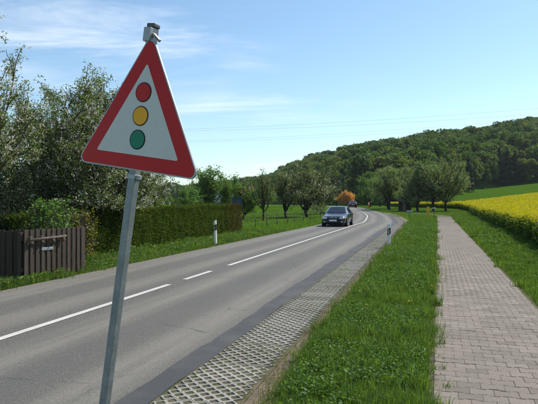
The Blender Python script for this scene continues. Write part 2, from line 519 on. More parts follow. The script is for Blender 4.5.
while s0 + k * PITCH < Smax and nst < 290:
    s_ = s0 + k * PITCH
    x_ = np.interp(s_, S2, P2[:, 0]); y_ = np.interp(s_, S2, P2[:, 1])
    i_ = min(int(s_ / 0.25), len(P2) - 1)
    n_ = N2[i_]
    px_, py_ = x_ + n_[0] * 2.815, y_ + n_[1] * 2.815
    o = bpy.data.objects.new('grid_stone', gs); C.objects.link(o); o.parent = strip
    dzj = RNG.normal(0, 0.0013)
    o.location = (px_, py_, hz(px_, py_) + 0.044 + dzj)
    o.rotation_euler = (RNG.normal(0, .003), RNG.normal(0, .003), math.atan2(n_[1], n_[0]) + RNG.normal(0, .006))
    nst += 1; k += 1

# ------------------------------------------------------------------ footpath
ppts = [(.75 + .3124 * y, y) for y in (-4, 4, 12, 20, 28, 36, 44, 52, 58)] + [(20.3, 62.5), (21.3, 66.5), (21.5, 70.5), (20.3, 75), (18.6, 78)]
PL = catmull(ppts, 10); PT_, PN_, PS_ = frames(PL)
pD = np.arange(0, PS_[-1], 0.25)
PP = np.stack([np.interp(pD, PS_, PL[:, 0]), np.interp(pD, PS_, PL[:, 1])], -1); PT2, PN2, PS2 = frames(PP)
path = ribbon('footpath', PP, PN2, PS2, (-0.80, 0, 0.80), 0.030, M['bed'])
tag(path, kind='structure')
def bone(flip=False, g=0.0016, half=0):
    l, p, am = 0.20, 0.152, 0.009
    up = [(0, p / 2 + am), (.045, p / 2 + am), (.068, p / 2 - am), (.132, p / 2 - am), (.155, p / 2 + am), (.20, p / 2 + am)]
    if half == 1: up = up[:3] + [(.10, p / 2 - am)]
    if half == 2: up = [(.10, p / 2 - am)] + up[3:]
    pts = up + [(x, -z) for x, z in reversed(up)]
    x0_ = min(q[0] for q in pts); x1_ = max(q[0] for q in pts)
    def ins(ax, ay):
        return [(min(max(x, x0_ + ax), x1_ - ax), (abs(z) - ay) * (1 if z > 0 else -1)) for x, z in pts]
    return ins(.0006, .0034), ins(.0022, .0074)
def bone_arrays(half):
    o_, i_ = bone(half=half)
    n = len(o_)
    vs_ = [(x, y, 0.0) for x, y in i_] + [(x, y, -0.003) for x, y in o_] + [(x, y, -0.03) for x, y in o_]
    fs = [tuple(range(n))[::-1]]
    for k in range(n):
        k2 = (k + 1) % n
        fs.append((k, k2, n + k2, n + k)); fs.append((n + k, n + k2, 2 * n + k2, 2 * n + k))
    return vs_, fs
BA = [bone_arrays(h) for h in (0, 1, 2)]
def bone_mesh(h):
    vs_, fs = BA[h]
    bm = bmesh.new(); vv = [bm.verts.new(v) for v in vs_]
    for f in fs: bm.faces.new([vv[i] for i in f])
    me = bm_mesh('paving_stone', bm); me.materials.append(M['paver'])
    return me
BMs = [bone_mesh(h) for h in (0, 1, 2)]
stones_far_v, stones_far_l, stones_far_s = [], [], []
nv = 0; nbig = 0
sp = float(np.interp(0.4, PP[:, 1], PS2)); row = 0
while sp < PS2[-1] - 0.3:
    x_ = np.interp(sp, PS2, PP[:, 0]); y_ = np.interp(sp, PS2, PP[:, 1])
    i_ = min(int(sp / .25), len(PP) - 1); n_ = PN2[i_]; t_ = PT2[i_]
    ang = math.atan2(n_[1], n_[0])
    items = []
    if row % 2 == 0:
        items = [(0, -0.75 + 0.2 * j) for j in range(7)] + [(1, 0.65)]
    else:
        items = [(2, -0.85)] + [(0, -0.65 + 0.2 * j) for j in range(7)]
    for (h, off) in items:
        xx, yy = x_ + n_[0] * off, y_ + n_[1] * off
        zz = hz(xx, yy) + 0.040 + RNG.normal(0, 0.0011)
        if nbig < 296 and y_ > 4.05:
            o = bpy.data.objects.new('paving_stone', BMs[h]); C.objects.link(o); o.parent = path
            o.location = (xx, yy, zz); o.rotation_euler = (RNG.normal(0, .006), RNG.normal(0, .005), ang + RNG.normal(0, .004))
            nbig += 1
        else:
            vs_, fs = BA[h]
            A_ = np.array(vs_); ca, sa = math.cos(ang), math.sin(ang)
            W = np.stack([xx + A_[:, 0] * ca - A_[:, 1] * sa, yy + A_[:, 0] * sa + A_[:, 1] * ca, zz + A_[:, 2]], -1)
            stones_far_v.append(W)
            fl = fs if y_ < 40 else fs[:1]
            for f in fl:
                stones_far_l.extend(i + nv for i in f); stones_far_s.append(len(f))
            nv += len(A_)
    sp += 0.152; row += 1
me = mesh_np('distant_paving_stones', np.concatenate(stones_far_v), stones_far_l, stones_far_s)
bmx = bmesh.new(); bmx.from_mesh(me); bmesh.ops.recalc_face_normals(bmx, faces=bmx.faces[:]); bmx.to_mesh(me); bmx.free()
tag(link('distant_paving_stones', me, path, M['paver']), kind='stuff')

# ------------------------------------------------------------------ grass
def blades(pts, hgt, wid, lean=0.45, simple=False, rng=RNG):
    """pts Nx3 roots -> verts, loops, sizes"""
    n = len(pts)
    a = rng.uniform(0, 2 * math.pi, n); la = rng.uniform(0, 2 * math.pi, n)
    ln = np.abs(rng.normal(0, lean, n)); 
    side = np.stack([np.cos(a), np.sin(a), np.zeros(n)], -1) * (wid / 2)[:, None]
    ld = np.stack([np.cos(la), np.sin(la), np.zeros(n)], -1)
    up = np.array([0, 0, 1.0])
    mid = pts + up * (hgt * .58)[:, None] + ld * (hgt * ln * .28)[:, None]
    tip = pts + up * (hgt * np.clip(1 - .35 * ln * ln, .35, 1))[:, None] + ld * (hgt * ln * .95)[:, None]
    if simple:
        Vv = np.stack([pts - side, pts + side, tip], 1).reshape(-1, 3)
        b = np.arange(n) * 3
        return Vv, np.stack([b, b + 1, b + 2], -1).ravel(), np.full(n, 3)
    Vv = np.stack([pts - side, pts + side, mid + side * .8, mid - side * .8, tip], 1).reshape(-1, 3)
    b = np.arange(n) * 5
    L = np.stack([b, b + 1, b + 2, b + 3, b + 3, b + 2, b + 4], -1).ravel()
    return Vv, L, np.tile([4, 3], n)
class Acc:
    def __init__(s): s.v, s.l, s.s, s.n = [], [], [], 0
    def add(s, v, l, z):
        s.v.append(v); s.l.append(np.asarray(l) + s.n); s.s.append(np.asarray(z)); s.n += len(v)
    def obj(s, name, mat, parent=None, kind='stuff', label=None, cat=None):
        me = mesh_np(name, np.concatenate(s.v), np.concatenate(s.l), np.concatenate(s.s))
        o = link(name, me, parent, mat); tag(o, label, cat, None, kind)
        return o
def vnoise(x, y, f, seed=0):
    """cheap smooth value noise in 0..1"""
    x = x * f + seed * 17.3; y = y * f + seed * 9.1
    xi = np.floor(x); yi = np.floor(y); fx = x - xi; fy = y - yi
    fx = fx * fx * (3 - 2 * fx); fy = fy * fy * (3 - 2 * fy)
    def hsh(a, b): 
        q = np.sin(a * 127.1 + b * 311.7) * 43758.5453
        return q - np.floor(q)
    return (hsh(xi, yi) * (1 - fx) + hsh(xi + 1, yi) * fx) * (1 - fy) + (hsh(xi, yi + 1) * (1 - fx) + hsh(xi + 1, yi + 1) * fx) * fy
def scatter(n, y0, y1, lo, hi, edge=0.0):
    y = RNG.uniform(y0, y1, n); f = RNG.uniform(0, 1, n)
    a = lo(y); b = hi(y)
    x = a + (b - a) * f + RNG.normal(0, edge, n)
    return np.stack([x, y, H(x, y)], -1)
stripR = lambda y: -5.17 + .285 * y + 3.72 / CO      # right of the dry edge
pathL = lambda y: -.11 + .3124 * y
pathR = lambda y: 1.64 + .3124 * y
fieldL = lambda y: 3.3 + .333 * y
roadL = lambda y: -5.17 + .285 * y - 2.80 / CO
hedgeF = lambda y: roadL(y) - np.interp(y, [9, 12.6, 13.4, 18, 32, 60], [.25, .25, 1.9, 2.2, 2.5, 2.6])

g = Acc()
def patch(n, y0, y1, lo, hi, h0, h1, w, simple=False, lean=.45, edge=.04, tall=0.0):
    p = scatter(n, y0, y1, lo, hi, edge)
    cl = vnoise(p[:, 0], p[:, 1], 2.3) * .6 + vnoise(p[:, 0], p[:, 1], 7.0, 3) * .4
    keep = RNG.uniform(0, 1, n) < .55 + .6 * cl
    p = p[keep]; cl = cl[keep]
    hh = .82 * (h0 + (h1 - h0) * cl ** 1.4 * (.7 + .9 * vnoise(p[:, 0], p[:, 1], .7, 12))) * RNG.uniform(.5, 1.3, len(p))
    if tall: hh[RNG.uniform(0, 1, len(p)) < tall] *= 1.6
    g.add(*blades(p, hh, RNG.uniform(.7, 1.4, len(p)) * w, lean, simple))
# middle verge between road strip and footpath
patch(9000, .5, 3.2, stripR, pathL, .07, .22, .009)
patch(62000, 3.2, 8, stripR, pathL, .07, .22, .0055, tall=.03)
patch(68000, 8, 16, stripR, pathL, .07, .23, .0075, tall=.03)
patch(56000, 16, 34, stripR, pathL, .08, .24, .012, tall=.02)
patch(40000, 34, 66, stripR, pathL, .08, .25, .026, True)
def tufts(nc, y0, y1, lo, hi, per, rad, h0, h1, w):
    c = scatter(nc, y0, y1, lo, hi, .06)
    p = np.repeat(c, per, 0); sc_ = np.repeat(RNG.uniform(.6, 1.3, nc), per)
    p[:, :2] += RNG.normal(0, rad, (len(p), 2)) * sc_[:, None]; p[:, 2] = H(p[:, 0], p[:, 1])
    hh = np.repeat(RNG.uniform(h0, h1, nc), per) * .78 * RNG.uniform(.5, 1.15, len(p))
    g.add(*blades(p, hh, RNG.uniform(.7, 1.4, len(p)) * w, .5))
tufts(150, 3.2, 10, lambda y: stripR(y) + .02, lambda y: pathL(y) + .03, 120, .06, .16, .36, .006)
tufts(170, 10, 24, lambda y: stripR(y) + .0, lambda y: pathL(y) + .03, 80, .08, .18, .40, .009)
tufts(170, 24, 50, lambda y: stripR(y) - .04, lambda y: pathL(y) + .02, 45, .12, .2, .45, .016)
tufts(110, 8, 24, lambda y: pathR(y) - .02, lambda y: fieldL(y) + .2, 70, .08, .12, .32, .009)
tufts(150, 24, 70, lambda y: pathR(y) - .02, lambda y: fieldL(y) + .2, 45, .13, .2, .45, .02)
tufts(110, 9, 33, hedgeF, lambda y: roadL(y) + .02, 60, .09, .15, .38, .012)
tufts(60, 3.2, 16, lambda y: pathL(y) - .05, lambda y: pathL(y) + .07, 22, .03, .08, .2, .006)
# right verge
patch(14000, .5, 7, pathR, fieldL, .05, .17, .010)
patch(46000, 7, 16, pathR, fieldL, .05, .17, .007, tall=.02)
patch(52000, 16, 34, pathR, fieldL, .06, .20, .013)
patch(42000, 34, 88, pathR, fieldL, .06, .22, .028, True)
# left verge
patch(6000, 3, 8.5, lambda y: roadL(y) - 1.5, roadL, .06, .2, .012)
patch(30000, 8.5, 17, hedgeF, roadL, .06, .20, .010)
patch(34000, 17, 33, hedgeF, roadL, .06, .22, .014)
patch(42000, 33, 95, lambda y: np.interp(y, CL[:, 1], CL[:, 0]) - 16, lambda y: np.interp(y, CL[:, 1], CL[:, 0]) - 2.95, .06, .22, .034, True)
# orchard meadow right of the bend
patch(26000, 62, 112, lambda y: np.interp(y, CL[:, 1], CL[:, 0]) + 3.3, lambda y: 4 + .333 * y + 3, .08, .28, .04, True)
grass = g.obj('grass', M['grass'], label='green verge grass growing along road and footpath', cat='grass')

dg = Acc()
p = scatter(22000, 2, 32, lambda y: -5.17 + .285 * y + 3.54 / CO, lambda y: -5.17 + .285 * y + 3.96 / CO, .05)
dg.add(*blades(p, RNG.uniform(.02, .11, len(p)), RNG.uniform(.003, .008, len(p)), .8))
p = scatter(5000, 4, 30, lambda y: -.10 + .3124 * y, lambda y: 0.0 + .3124 * y, .015)
dg.add(*blades(p, RNG.uniform(.015, .09, len(p)), RNG.uniform(.003, .008, len(p)), .8))
p = scatter(3500, 8, 32, lambda y: 1.5 + .3124 * y, lambda y: 1.66 + .3124 * y, .02)
dg.add(*blades(p, RNG.uniform(.015, .08, len(p)), RNG.uniform(.004, .009, len(p)), .9))
p = scatter(5000, 8.5, 33, lambda y: roadL(y) - .15, lambda y: roadL(y) + .06, .03)
dg.add(*blades(p, RNG.uniform(.02, .08, len(p)), RNG.uniform(.004, .010, len(p)), .9))
dg.obj('dry_grass', M['dry'], label='straw coloured dead grass fringing the pavements', cat='dry grass')
# little plants in the holes of the grid stones
hg = Acc()
p = scatter(9000, 3.2, 26, lambda y: -5.17 + .285 * y + 2.86 / CO, lambda y: -5.17 + .285 * y + 3.52 / CO)
kp = vnoise(p[:, 0], p[:, 1], 3.5, 5) > .45
p = p[kp]; p[:, 2] += .03
hg.add(*blades(p, RNG.uniform(.012, .05, len(p)), RNG.uniform(.004, .008, len(p)), .6))
hg.obj('grass_in_grid_stones', M['grass'], label='sparse short grass sprouting in the paving grid holes', cat='grass')

# broad-leaved weeds: small folded leaves
def leaves(centers, size, upright=0.3, aspect=.55, rng=RNG):
    n = len(centers)
    d = rng.normal(0, 1, (n, 3)); d[:, 2] = d[:, 2] * .6 + upright
    d /= np.linalg.norm(d, axis=1)[:, None]
    q = rng.normal(0, 1, (n, 3)); s = np.cross(d, q); s /= np.linalg.norm(s, axis=1)[:, None] + 1e-9
    nn = np.cross(d, s)
    L = (size * rng.uniform(.65, 1.35, n))[:, None] if np.ndim(size) else size * rng.uniform(.65, 1.35, n)[:, None]
    a = centers - d * L * .5; b = centers + d * L * .5
    m = centers + nn * L * .06
    Vv = np.stack([a, m + s * L * aspect * .5, b, m - s * L * aspect * .5], 1).reshape(-1, 3)
    i = np.arange(n) * 4
    return Vv, np.stack([i, i + 1, i + 2, i + 3], -1).ravel(), np.full(n, 4)
wd = Acc()
def weeds(n, y0, y1, lo, hi, per, spread, hmax, size, thr=.5):
    p = scatter(n, y0, y1, lo, hi)
    p = p[vnoise(p[:, 0], p[:, 1], 1.6, 8) * .7 + vnoise(p[:, 0], p[:, 1], 5, 9) * .3 > thr]
    c = np.repeat(p, per, 0)
    c[:, :2] += RNG.normal(0, spread, (len(c), 2))
    c[:, 2] = H(c[:, 0], c[:, 1]) + RNG.uniform(.02, hmax, len(c))
    wd.add(*leaves(c, size, .15))
weeds(1100, 3.2, 9, lambda y: stripR(y) + .1, lambda y: pathL(y) - .08, 26, .06, .17, .034, .42)
weeds(1200, 9, 20, lambda y: stripR(y) + .1, lambda y: pathL(y) - .08, 20, .08, .19, .045, .42)
weeds(1000, 20, 45, lambda y: stripR(y) + .15, lambda y: pathL(y) - .1, 14, .10, .22, .07, .42)
weeds(600, 8, 20, lambda y: pathR(y) + .15, fieldL, 18, .07, .14, .045, .5)
weeds(700, 20, 60, lambda y: pathR(y) + .2, fieldL, 14, .1, .18, .08, .5)
weeds(600, 9, 33, lambda y: hedgeF(y), lambda y: roadL(y) - .15, 16, .08, .2, .06, .45)
wd.obj('verge_weeds', M['weed'], label='broad leaved weeds scattered through the verge grass', cat='weeds')
# dandelion heads
dd = Acc()
p = np.concatenate([scatter(150, 10, 33, lambda y: hedgeF(y) + .2, lambda y: roadL(y) - .15), scatter(30, 5, 30, lambda y: stripR(y) + .2, pathL), scatter(60, 10, 40, lambda y: pathR(y) + .2, fieldL)])
p[:, 2] += RNG.uniform(.07, .2, len(p))
c6 = np.arange(6) * math.pi / 3
for q in p:
    r_ = RNG.uniform(.016, .026)
    ring = np.stack([q[0] + r_ * np.cos(c6), q[1] + r_ * np.sin(c6), np.full(6, q[2])], -1)
    low = np.array([[q[0], q[1], q[2] - .018]]); top = np.array([[q[0], q[1], q[2] + .008]])
    vv = np.concatenate([ring, low, top])
    L = []
    for k in range(6): L += [k, (k + 1) % 6, 7, (k + 1) % 6, k, 6]
    dd.add(vv, L, np.full(12, 3))
dd.obj('dandelions', M['dandelion'], label='tiny yellow dandelion heads dotted in the grass', cat='dandelions')

# ------------------------------------------------------------------ rape field
def field_front(y): return np.interp(y, [0, 85, 100, 112, 118, 170], [3.3, 3.3 + .333 * 85, 35.5, 34, 29.5, 29.5 + 6])
def in_field(x, y):
    return (x > field_front(y)) & (y < 165 + 0 * x) & (x < .62 * y + 14)
ra_f, ra_l = Acc(), Acc()
def rape(n, y0, y1, dmax, leafn, fln, fs, ls, full=True, dmin=0.0, stem_w=.012):
    y = RNG.uniform(y0, y1, n); d = dmin + (dmax - dmin) * RNG.uniform(0, 1, n)
    x = field_front(y) + d + RNG.normal(0, .10, n)
    ok = x < .60 * y + 6
    x, y = x[ok], y[ok]; n = len(x)
    z = H(x, y)
    hh = (1.0 + .22 * vnoise(x, y, .5, 2) + .10 * vnoise(x, y, 2.0, 4)) * RNG.uniform(.88, 1.08, n)
    P = np.stack([x, y, z], -1)
    if full:
        ra_l.add(*blades(P, hh * .96, np.full(n, stem_w), .06, True))
        c = np.repeat(P, leafn, 0); ch = np.repeat(hh, leafn)
        c[:, :2] += RNG.normal(0, .11, (len(c), 2)); c[:, 2] += ch * RNG.uniform(.05, .86, len(c))
        ra_l.add(*leaves(c, ls, -.1, .42))
    c = np.repeat(P, fln, 0); ch = np.repeat(hh, fln)
    c[:, :2] += RNG.normal(0, .085 if full else .22, (len(c), 2))
    c[:, 2] += ch * (1.0 - np.abs(RNG.normal(0, .26 if full else .095, len(c))))
    ra_f.add(*leaves(c, fs, .3, .8))
rape(5200, 12, 40, 1.6, 16, 20, .045, .15)
rape(5200, 40, 88, 2.2, 8, 14, .075, .24, stem_w=.02)
rape(3600, 85, 122, 2.0, 4, 12, .12, .3, stem_w=.03)
rape(15000, 14, 60, 16, 0, 13, .07, .2, False, 1.2)
rape(14000, 60, 110, 34, 0, 9, .13, .2, False, 1.6)
rape(13000, 108, 165, 60, 0, 7, .20, .2, False, 1.5)
# dense stand of stalks and leaves below the flower heads
yy = np.concatenate([np.arange(10, 90, 1.5), np.arange(90, 166, 3)]); kk = np.array([0, 0, .5, 2, 5, 10, 18, 28, 40, 55, 70, 85])
cv = np.zeros((len(yy), len(kk), 3))
for j, q in enumerate(kk):
    xx = field_front(yy) + .35 + q
    cv[:, j, 0] = xx; cv[:, j, 1] = yy
    cv[:, j, 2] = H(xx, yy) + (0.02 if j == 0 else .74 + .12 * vnoise(xx, yy, .8, 7))
nk = len(kk); idx = (np.arange(len(yy) - 1)[:, None] * nk + np.arange(nk - 1)[None, :]).ravel()
Fq = np.stack([idx, idx + 1, idx + nk + 1, idx + nk], -1)
tm = NT('rape_undergrowth'); nzz = tm.noise(9, 5, .7, tm.pos())
M['rape_core'] = tm.bsdf(tm.ramp(nzz, [(.3, (.018, .04, .010)), (.55, (.05, .085, .018)), (.75, (.32, .27, .012))]), .95, 0, .05, nzz, 1.0, .15)
rape_o = tag(empty('rape_field', (20, 50, 0)), 'flowering yellow rape crop beyond the footpath verge', 'crop field', None, 'stuff')
def reparent(o, p):
    o.parent = p; o.matrix_parent_inverse = Matrix.Translation(-Vector(p.location))
reparent(link('crop_undergrowth', mesh_np('crop_undergrowth', cv.reshape(-1, 3), Fq, np.full(len(Fq), 4), True), None, M['rape_core']), rape_o)
reparent(ra_f.obj('crop_flowers', M['rape_flower']), rape_o)
reparent(ra_l.obj('crop_leaves', M['rape_leaf']), rape_o)

# ------------------------------------------------------------------ trees
def tubes(segs, sides=6):
    acc = Acc()
    P0 = np.array([s[0] for s in segs]); P1 = np.array([s[1] for s in segs]); r0 = np.array([s[2] for s in segs]); r1 = np.array([s[3] for s in segs])
    d = P1 - P0; d /= np.linalg.norm(d, axis=1)[:, None] + 1e-9
    ref = np.where(np.abs(d[:, 2:3]) > .9, np.array([[1.0, 0, 0]]), np.array([[0, 0, 1.0]]))
    a = np.cross(d, ref); a /= np.linalg.norm(a, axis=1)[:, None]; b = np.cross(d, a)
    n = len(segs)
    Vv = np.zeros((n, 2 * sides, 3))
    for k in range(sides):
        t = 2 * math.pi * k / sides
        off = a * math.cos(t) + b * math.sin(t)
        Vv[:, k] = P0 + off * r0[:, None]; Vv[:, sides + k] = P1 + d * (r1 * .4)[:, None] + off * r1[:, None]
    base = np.arange(n) * 2 * sides
    fl = []
    for k in range(sides):
        k2 = (k + 1) % sides
        fl.append(np.stack([base + k, base + k2, base + sides + k2, base + sides + k], -1))
    L = np.stack(fl, 1).reshape(-1)
    return mesh_np('trunk', Vv.reshape(-1, 3), L, np.full(n * sides, 4), True)

def skeleton(rng, H_, R_, trunk_h, r_trunk, limbs=6, kids=4, levels=3, up=.5, lean=(0, 0), stems=1, wiggle=.18):
    segs, twigs = [], []
    def grow(p, d, length, rad, lev):
        nseg = 5 if lev == 0 else 4
        pts = [p]; cur = p.copy(); dd_ = d.copy(); r = rad
        for i in range(nseg):
            dd_ = dd_ + rng.normal(0, wiggle, 3) + np.array([0, 0, up * .16 if lev > 0 else 0.05])
            dd_ /= np.linalg.norm(dd_)
            nx_ = cur + dd_ * length / nseg
            r2 = max(r * (.86 if lev else .90), .004)
            segs.append((cur, nx_, r, r2)); 
            if lev >= levels - 1: twigs.append((cur, nx_))
            cur = nx_; r = r2; pts.append(cur)
        if lev < levels:
            n = limbs if lev == 0 else kids
            for k in range(n):
                f = rng.uniform(.55, 1.0) if lev == 0 else rng.uniform(.25, 1.0)
                q = f * nseg; i = min(int(q), nseg - 1); b = pts[i] + (pts[i + 1] - pts[i]) * (q - i)
                az = 2 * math.pi * (k + rng.uniform(-.3, .3)) / n + lev
                out_ = np.array([math.cos(az), math.sin(az), 0])
                if lev > 0:
                    out_ = out_ - dd_ * out_.dot(dd_); out_ /= np.linalg.norm(out_) + 1e-6
                    nd = dd_ * rng.uniform(.45, .8) + out_ * rng.uniform(.55, .95) + np.array([0, 0, up * .25])
                else:
                    nd = out_ * rng.uniform(.6, 1.05) + np.array([0, 0, rng.uniform(.35, 1.1) * (up + .5)])
                nd /= np.linalg.norm(nd)
                grow(b, nd, length_of(lev + 1) * rng.uniform(.7, 1.15), rad_of(lev + 1) * rng.uniform(.75, 1.1), lev + 1)
            if lev > 0: grow(cur, dd_, length_of(lev + 1), rad_of(lev + 1), lev + 1)
            else: grow(cur, np.array([lean[0] * .5, lean[1] * .5, 1.0]), length_of(1) * 1.1, rad_of(1), 1)
    cl_ = H_ - trunk_h
    def length_of(l): return [trunk_h, cl_ * .52, cl_ * .30, cl_ * .17, cl_ * .10][l]
    def rad_of(l): return r_trunk * [1, .52, .24, .10, .05][l]
    for s in range(stems):
        d0 = np.array([lean[0], lean[1], 1.0]); p0 = np.zeros(3)
        if stems > 1:
            a = 2 * math.pi * s / stems + .5
            d0 = d0 + np.array([math.cos(a), math.sin(a), 0]) * .28; p0 = np.array([math.cos(a), math.sin(a), 0]) * r_trunk * 1.3
        d0 /= np.linalg.norm(d0)
        grow(p0 - np.array([0, 0, .15]), d0, trunk_h + .15, r_trunk, 0)
    # fit to wanted height and radius
    T = np.array([t[1] for t in twigs])
    top = np.percentile(T[:, 2], 99.7); rad = np.percentile(np.hypot(T[:, 0] - lean[0] * trunk_h, T[:, 1] - lean[1] * trunk_h), 97)
    kz = (H_ - trunk_h) / max(top - trunk_h, .1); zsoft = trunk_h + (H_ - trunk_h) * .80; kr = R_ / max(rad, .1)
    def fit(p):
        z = p[2] if p[2] <= trunk_h else trunk_h + (p[2] - trunk_h) * kz * 1.12
        if z > zsoft: z = zsoft + (z - zsoft) * .52
        f = kr * sm(p[2] / trunk_h * .9)
        f = 1 + (kr - 1) * sm(p[2] / trunk_h)
        return np.array([p[0] * f, p[1] * f, z])
    def sm(t): t = min(max((t - .5) / .8, 0), 1); return t * t * (3 - 2 * t)
    segs = [(fit(a), fit(b), c, d) for a, b, c, d in segs]; twigs = [(fit(a), fit(b)) for a, b in twigs]
    return segs, twigs

TREE_CACHE = {}
def tree(name, x, y, label, H_, R_, trunk_h, r_trunk, seed, leaf, nleaf, lsize, spread, blossom=None, nbl=0, bsize=.05,
         bark_m=None, limbs=6, kids=4, levels=3, up=.5, lean=(0, 0), stems=1, wiggle=.18, group=None, cat='tree', upright=0.0, aspect=.6, z=None, droop=0.0, zmin=0.0):
    rng = np.random.default_rng(seed)
    segs, twigs = skeleton(rng, H_, R_, trunk_h, r_trunk, limbs, kids, levels, up, lean, stems, wiggle)
    root = empty(name, (x, y, hz(x, y) if z is None else z))
    tag(root, label, cat, group)
    segs = [q for q in segs if q[2] > .03 or min(q[0][2], q[1][2]) > zmin]
    t = tubes(segs); link('trunk', t, root, bark_m or M['bark'])
    A = np.array([q[0] for q in twigs]); B = np.array([q[1] for q in twigs])
    nc_ = nleaf // 7; i = rng.integers(0, len(A), nc_); f = rng.uniform(0, 1, nc_)[:, None]
    c = A[i] + (B[i] - A[i]) * f + rng.normal(0, spread * .42, (nc_, 3))
    c = np.repeat(c, 7, 0); nleaf = len(c); c = c + rng.normal(0, lsize * .85, (nleaf, 3))
    if droop: c[:, 2] -= np.abs(rng.normal(0, droop, nleaf))
    c[:, 2] = np.maximum(c[:, 2], .12)
    c = c[(c[:, 2] > zmin + rng.normal(0, .12, len(c)))]
    a_ = Acc(); a_.add(*leaves(c, lsize, upright, aspect, rng)); a_.obj('crown', leaf, root, kind=None)
    if blossom is not None:
        i = rng.integers(0, len(A), nbl // 6); f = rng.uniform(0, 1, len(i))[:, None]
        c = A[i] + (B[i] - A[i]) * f + rng.normal(0, spread * .7, (len(i), 3))
        c = c[c[:, 2] > zmin]
        c = np.repeat(c, 6, 0) + rng.normal(0, .035, (len(c) * 6, 3))
        a_ = Acc(); a_.add(*leaves(c, bsize, .2, .95, rng)); a_.obj('blossom', blossom, root, kind=None)
    return root

M['bark'] = bark('apple_bark', (.045, .036, .028), (.115, .098, .08))
M['bark_dark'] = bark('dark_bark', (.022, .018, .014), (.06, .048, .038))
M['bark_pale'] = bark('pale_bark', (.10, .09, .075), (.20, .18, .155))
M['leaf_apple'] = leafmat('apple_leaves', (.075, .105, .028), (.135, .175, .046), (.21, .235, .085), .32, .03)
M['leaf_apple2'] = leafmat('orchard_leaves', (.095, .135, .042), (.155, .205, .070), (.235, .265, .130), .40, .03)
M['blossom'] = leafmat('white_blossom', (.46, .44, .38), (.66, .64, .56), (.54, .48, .42), .35, .01, neutral=True)
M['leaf_willow'] = leafmat('willow_leaves', (.065, .120, .022), (.105, .180, .030), (.160, .235, .050), .4, .03)
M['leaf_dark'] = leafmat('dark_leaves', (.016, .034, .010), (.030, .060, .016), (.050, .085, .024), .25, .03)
M['leaf_conifer'] = leafmat('conifer_needles', (.010, .026, .010), (.020, .042, .014), (.032, .058, .022), .15, .02)
M['leaf_bush'] = leafmat('bush_leaves', (.060, .125, .016), (.095, .185, .026), (.150, .235, .036), .4, .04)
M['leaf_yellow'] = leafmat('yellow_bush_leaves', (.16, .13, .018), (.24, .20, .03), (.13, .15, .03), .4, .03)
M['leaf_copper'] = leafmat('copper_leaves', (.48, .20, .05), (.64, .29, .09), (.55, .32, .13), .35, .02)
M['leaf_hedge'] = leafmat('hedge_leaves', (.034, .058, .013), (.064, .098, .020), (.092, .125, .030), .30, .004, clump=(.9, (1.2, 1.05, .9)))
M['leaf_hedge_red'] = leafmat('reddish_hedge_leaves', (.050, .036, .014), (.085, .055, .022), (.075, .080, .020), .28, .004)
M['leaf_olive'] = leafmat('olive_leaves', (.085, .108, .034), (.150, .175, .064), (.225, .235, .120), .32, .03)

# blossoming fruit trees behind the board fence and the hedge
tree('blossoming_fruit_tree', -6.35, 19.0, 'big white blossoming fruit tree rising behind the board gate and hedge', 6.2, 2.85, 1.2, .13, 3, M['leaf_apple'], 80000, .068, .19,
     M['blossom'], 30000, .046, levels=3, limbs=10, kids=6, up=.5, stems=2, wiggle=.2, zmin=1.55)
tree('blossoming_fruit_tree', -7.9, 14.4, 'tall blossoming fruit tree whose twigs overhang the board fence end', 6.7, 2.15, 1.5, .12, 8, M['leaf_apple'], 52000, .058, .15,
     M['blossom'], 20000, .046, limbs=9, kids=6, up=.55)
tree('blossoming_fruit_tree', -6.0, 23.4, 'smaller blossoming fruit tree close behind the clipped hedge', 3.9, 1.9, .9, .09, 21, M['leaf_apple'], 22000, .065, .15,
     M['blossom'], 7500, .058, limbs=8, kids=5, up=.35, zmin=1.5)
tree('blossoming_fruit_tree', -9.5, 21.5, 'fruit tree in the garden behind the big blossoming one', 5.0, 2.7, 1.2, .13, 33, M['leaf_apple'], 40000, .075, .18,
     M['blossom'], 4500, .055, limbs=8, kids=5, up=.7)
tree('garden_conifer', -7.0, 13.9, 'dense dark conifer standing just behind the board fence', 2.9, 1.15, .35, .09, 44, M['leaf_conifer'], 16000, .075, .10, limbs=12, kids=6, up=.15, bark_m=M['bark_dark'], aspect=.3)
tree('garden_shrub', -5.55, 13.6, 'bright green leafy shrub peeping over the board gate', 1.85, .75, .3, .03, 51, M['leaf_bush'], 5000, .07, .09, limbs=8, kids=4, up=.6, cat='shrub', stems=3)
tree('garden_shrub', -5.15, 14.5, 'yellowish shrub between the green shrub and the hedge', 1.6, .55, .3, .03, 52, M['leaf_yellow'], 2600, .06, .08, limbs=7, kids=4, up=.6, cat='shrub', stems=3)
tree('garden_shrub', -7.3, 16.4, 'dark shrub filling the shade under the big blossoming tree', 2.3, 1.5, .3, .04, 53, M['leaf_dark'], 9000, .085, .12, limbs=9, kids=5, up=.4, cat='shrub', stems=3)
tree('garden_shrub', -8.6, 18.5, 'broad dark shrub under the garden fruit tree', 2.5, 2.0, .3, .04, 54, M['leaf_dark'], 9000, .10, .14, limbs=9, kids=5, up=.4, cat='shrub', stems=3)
tree('garden_shrub', -6.9, 20.4, 'low dark shrub against the back of the hedge', 2.0, 1.4, .3, .04, 55, M['leaf_dark'], 7000, .09, .12, limbs=9, kids=5, up=.4, cat='shrub', stems=3)
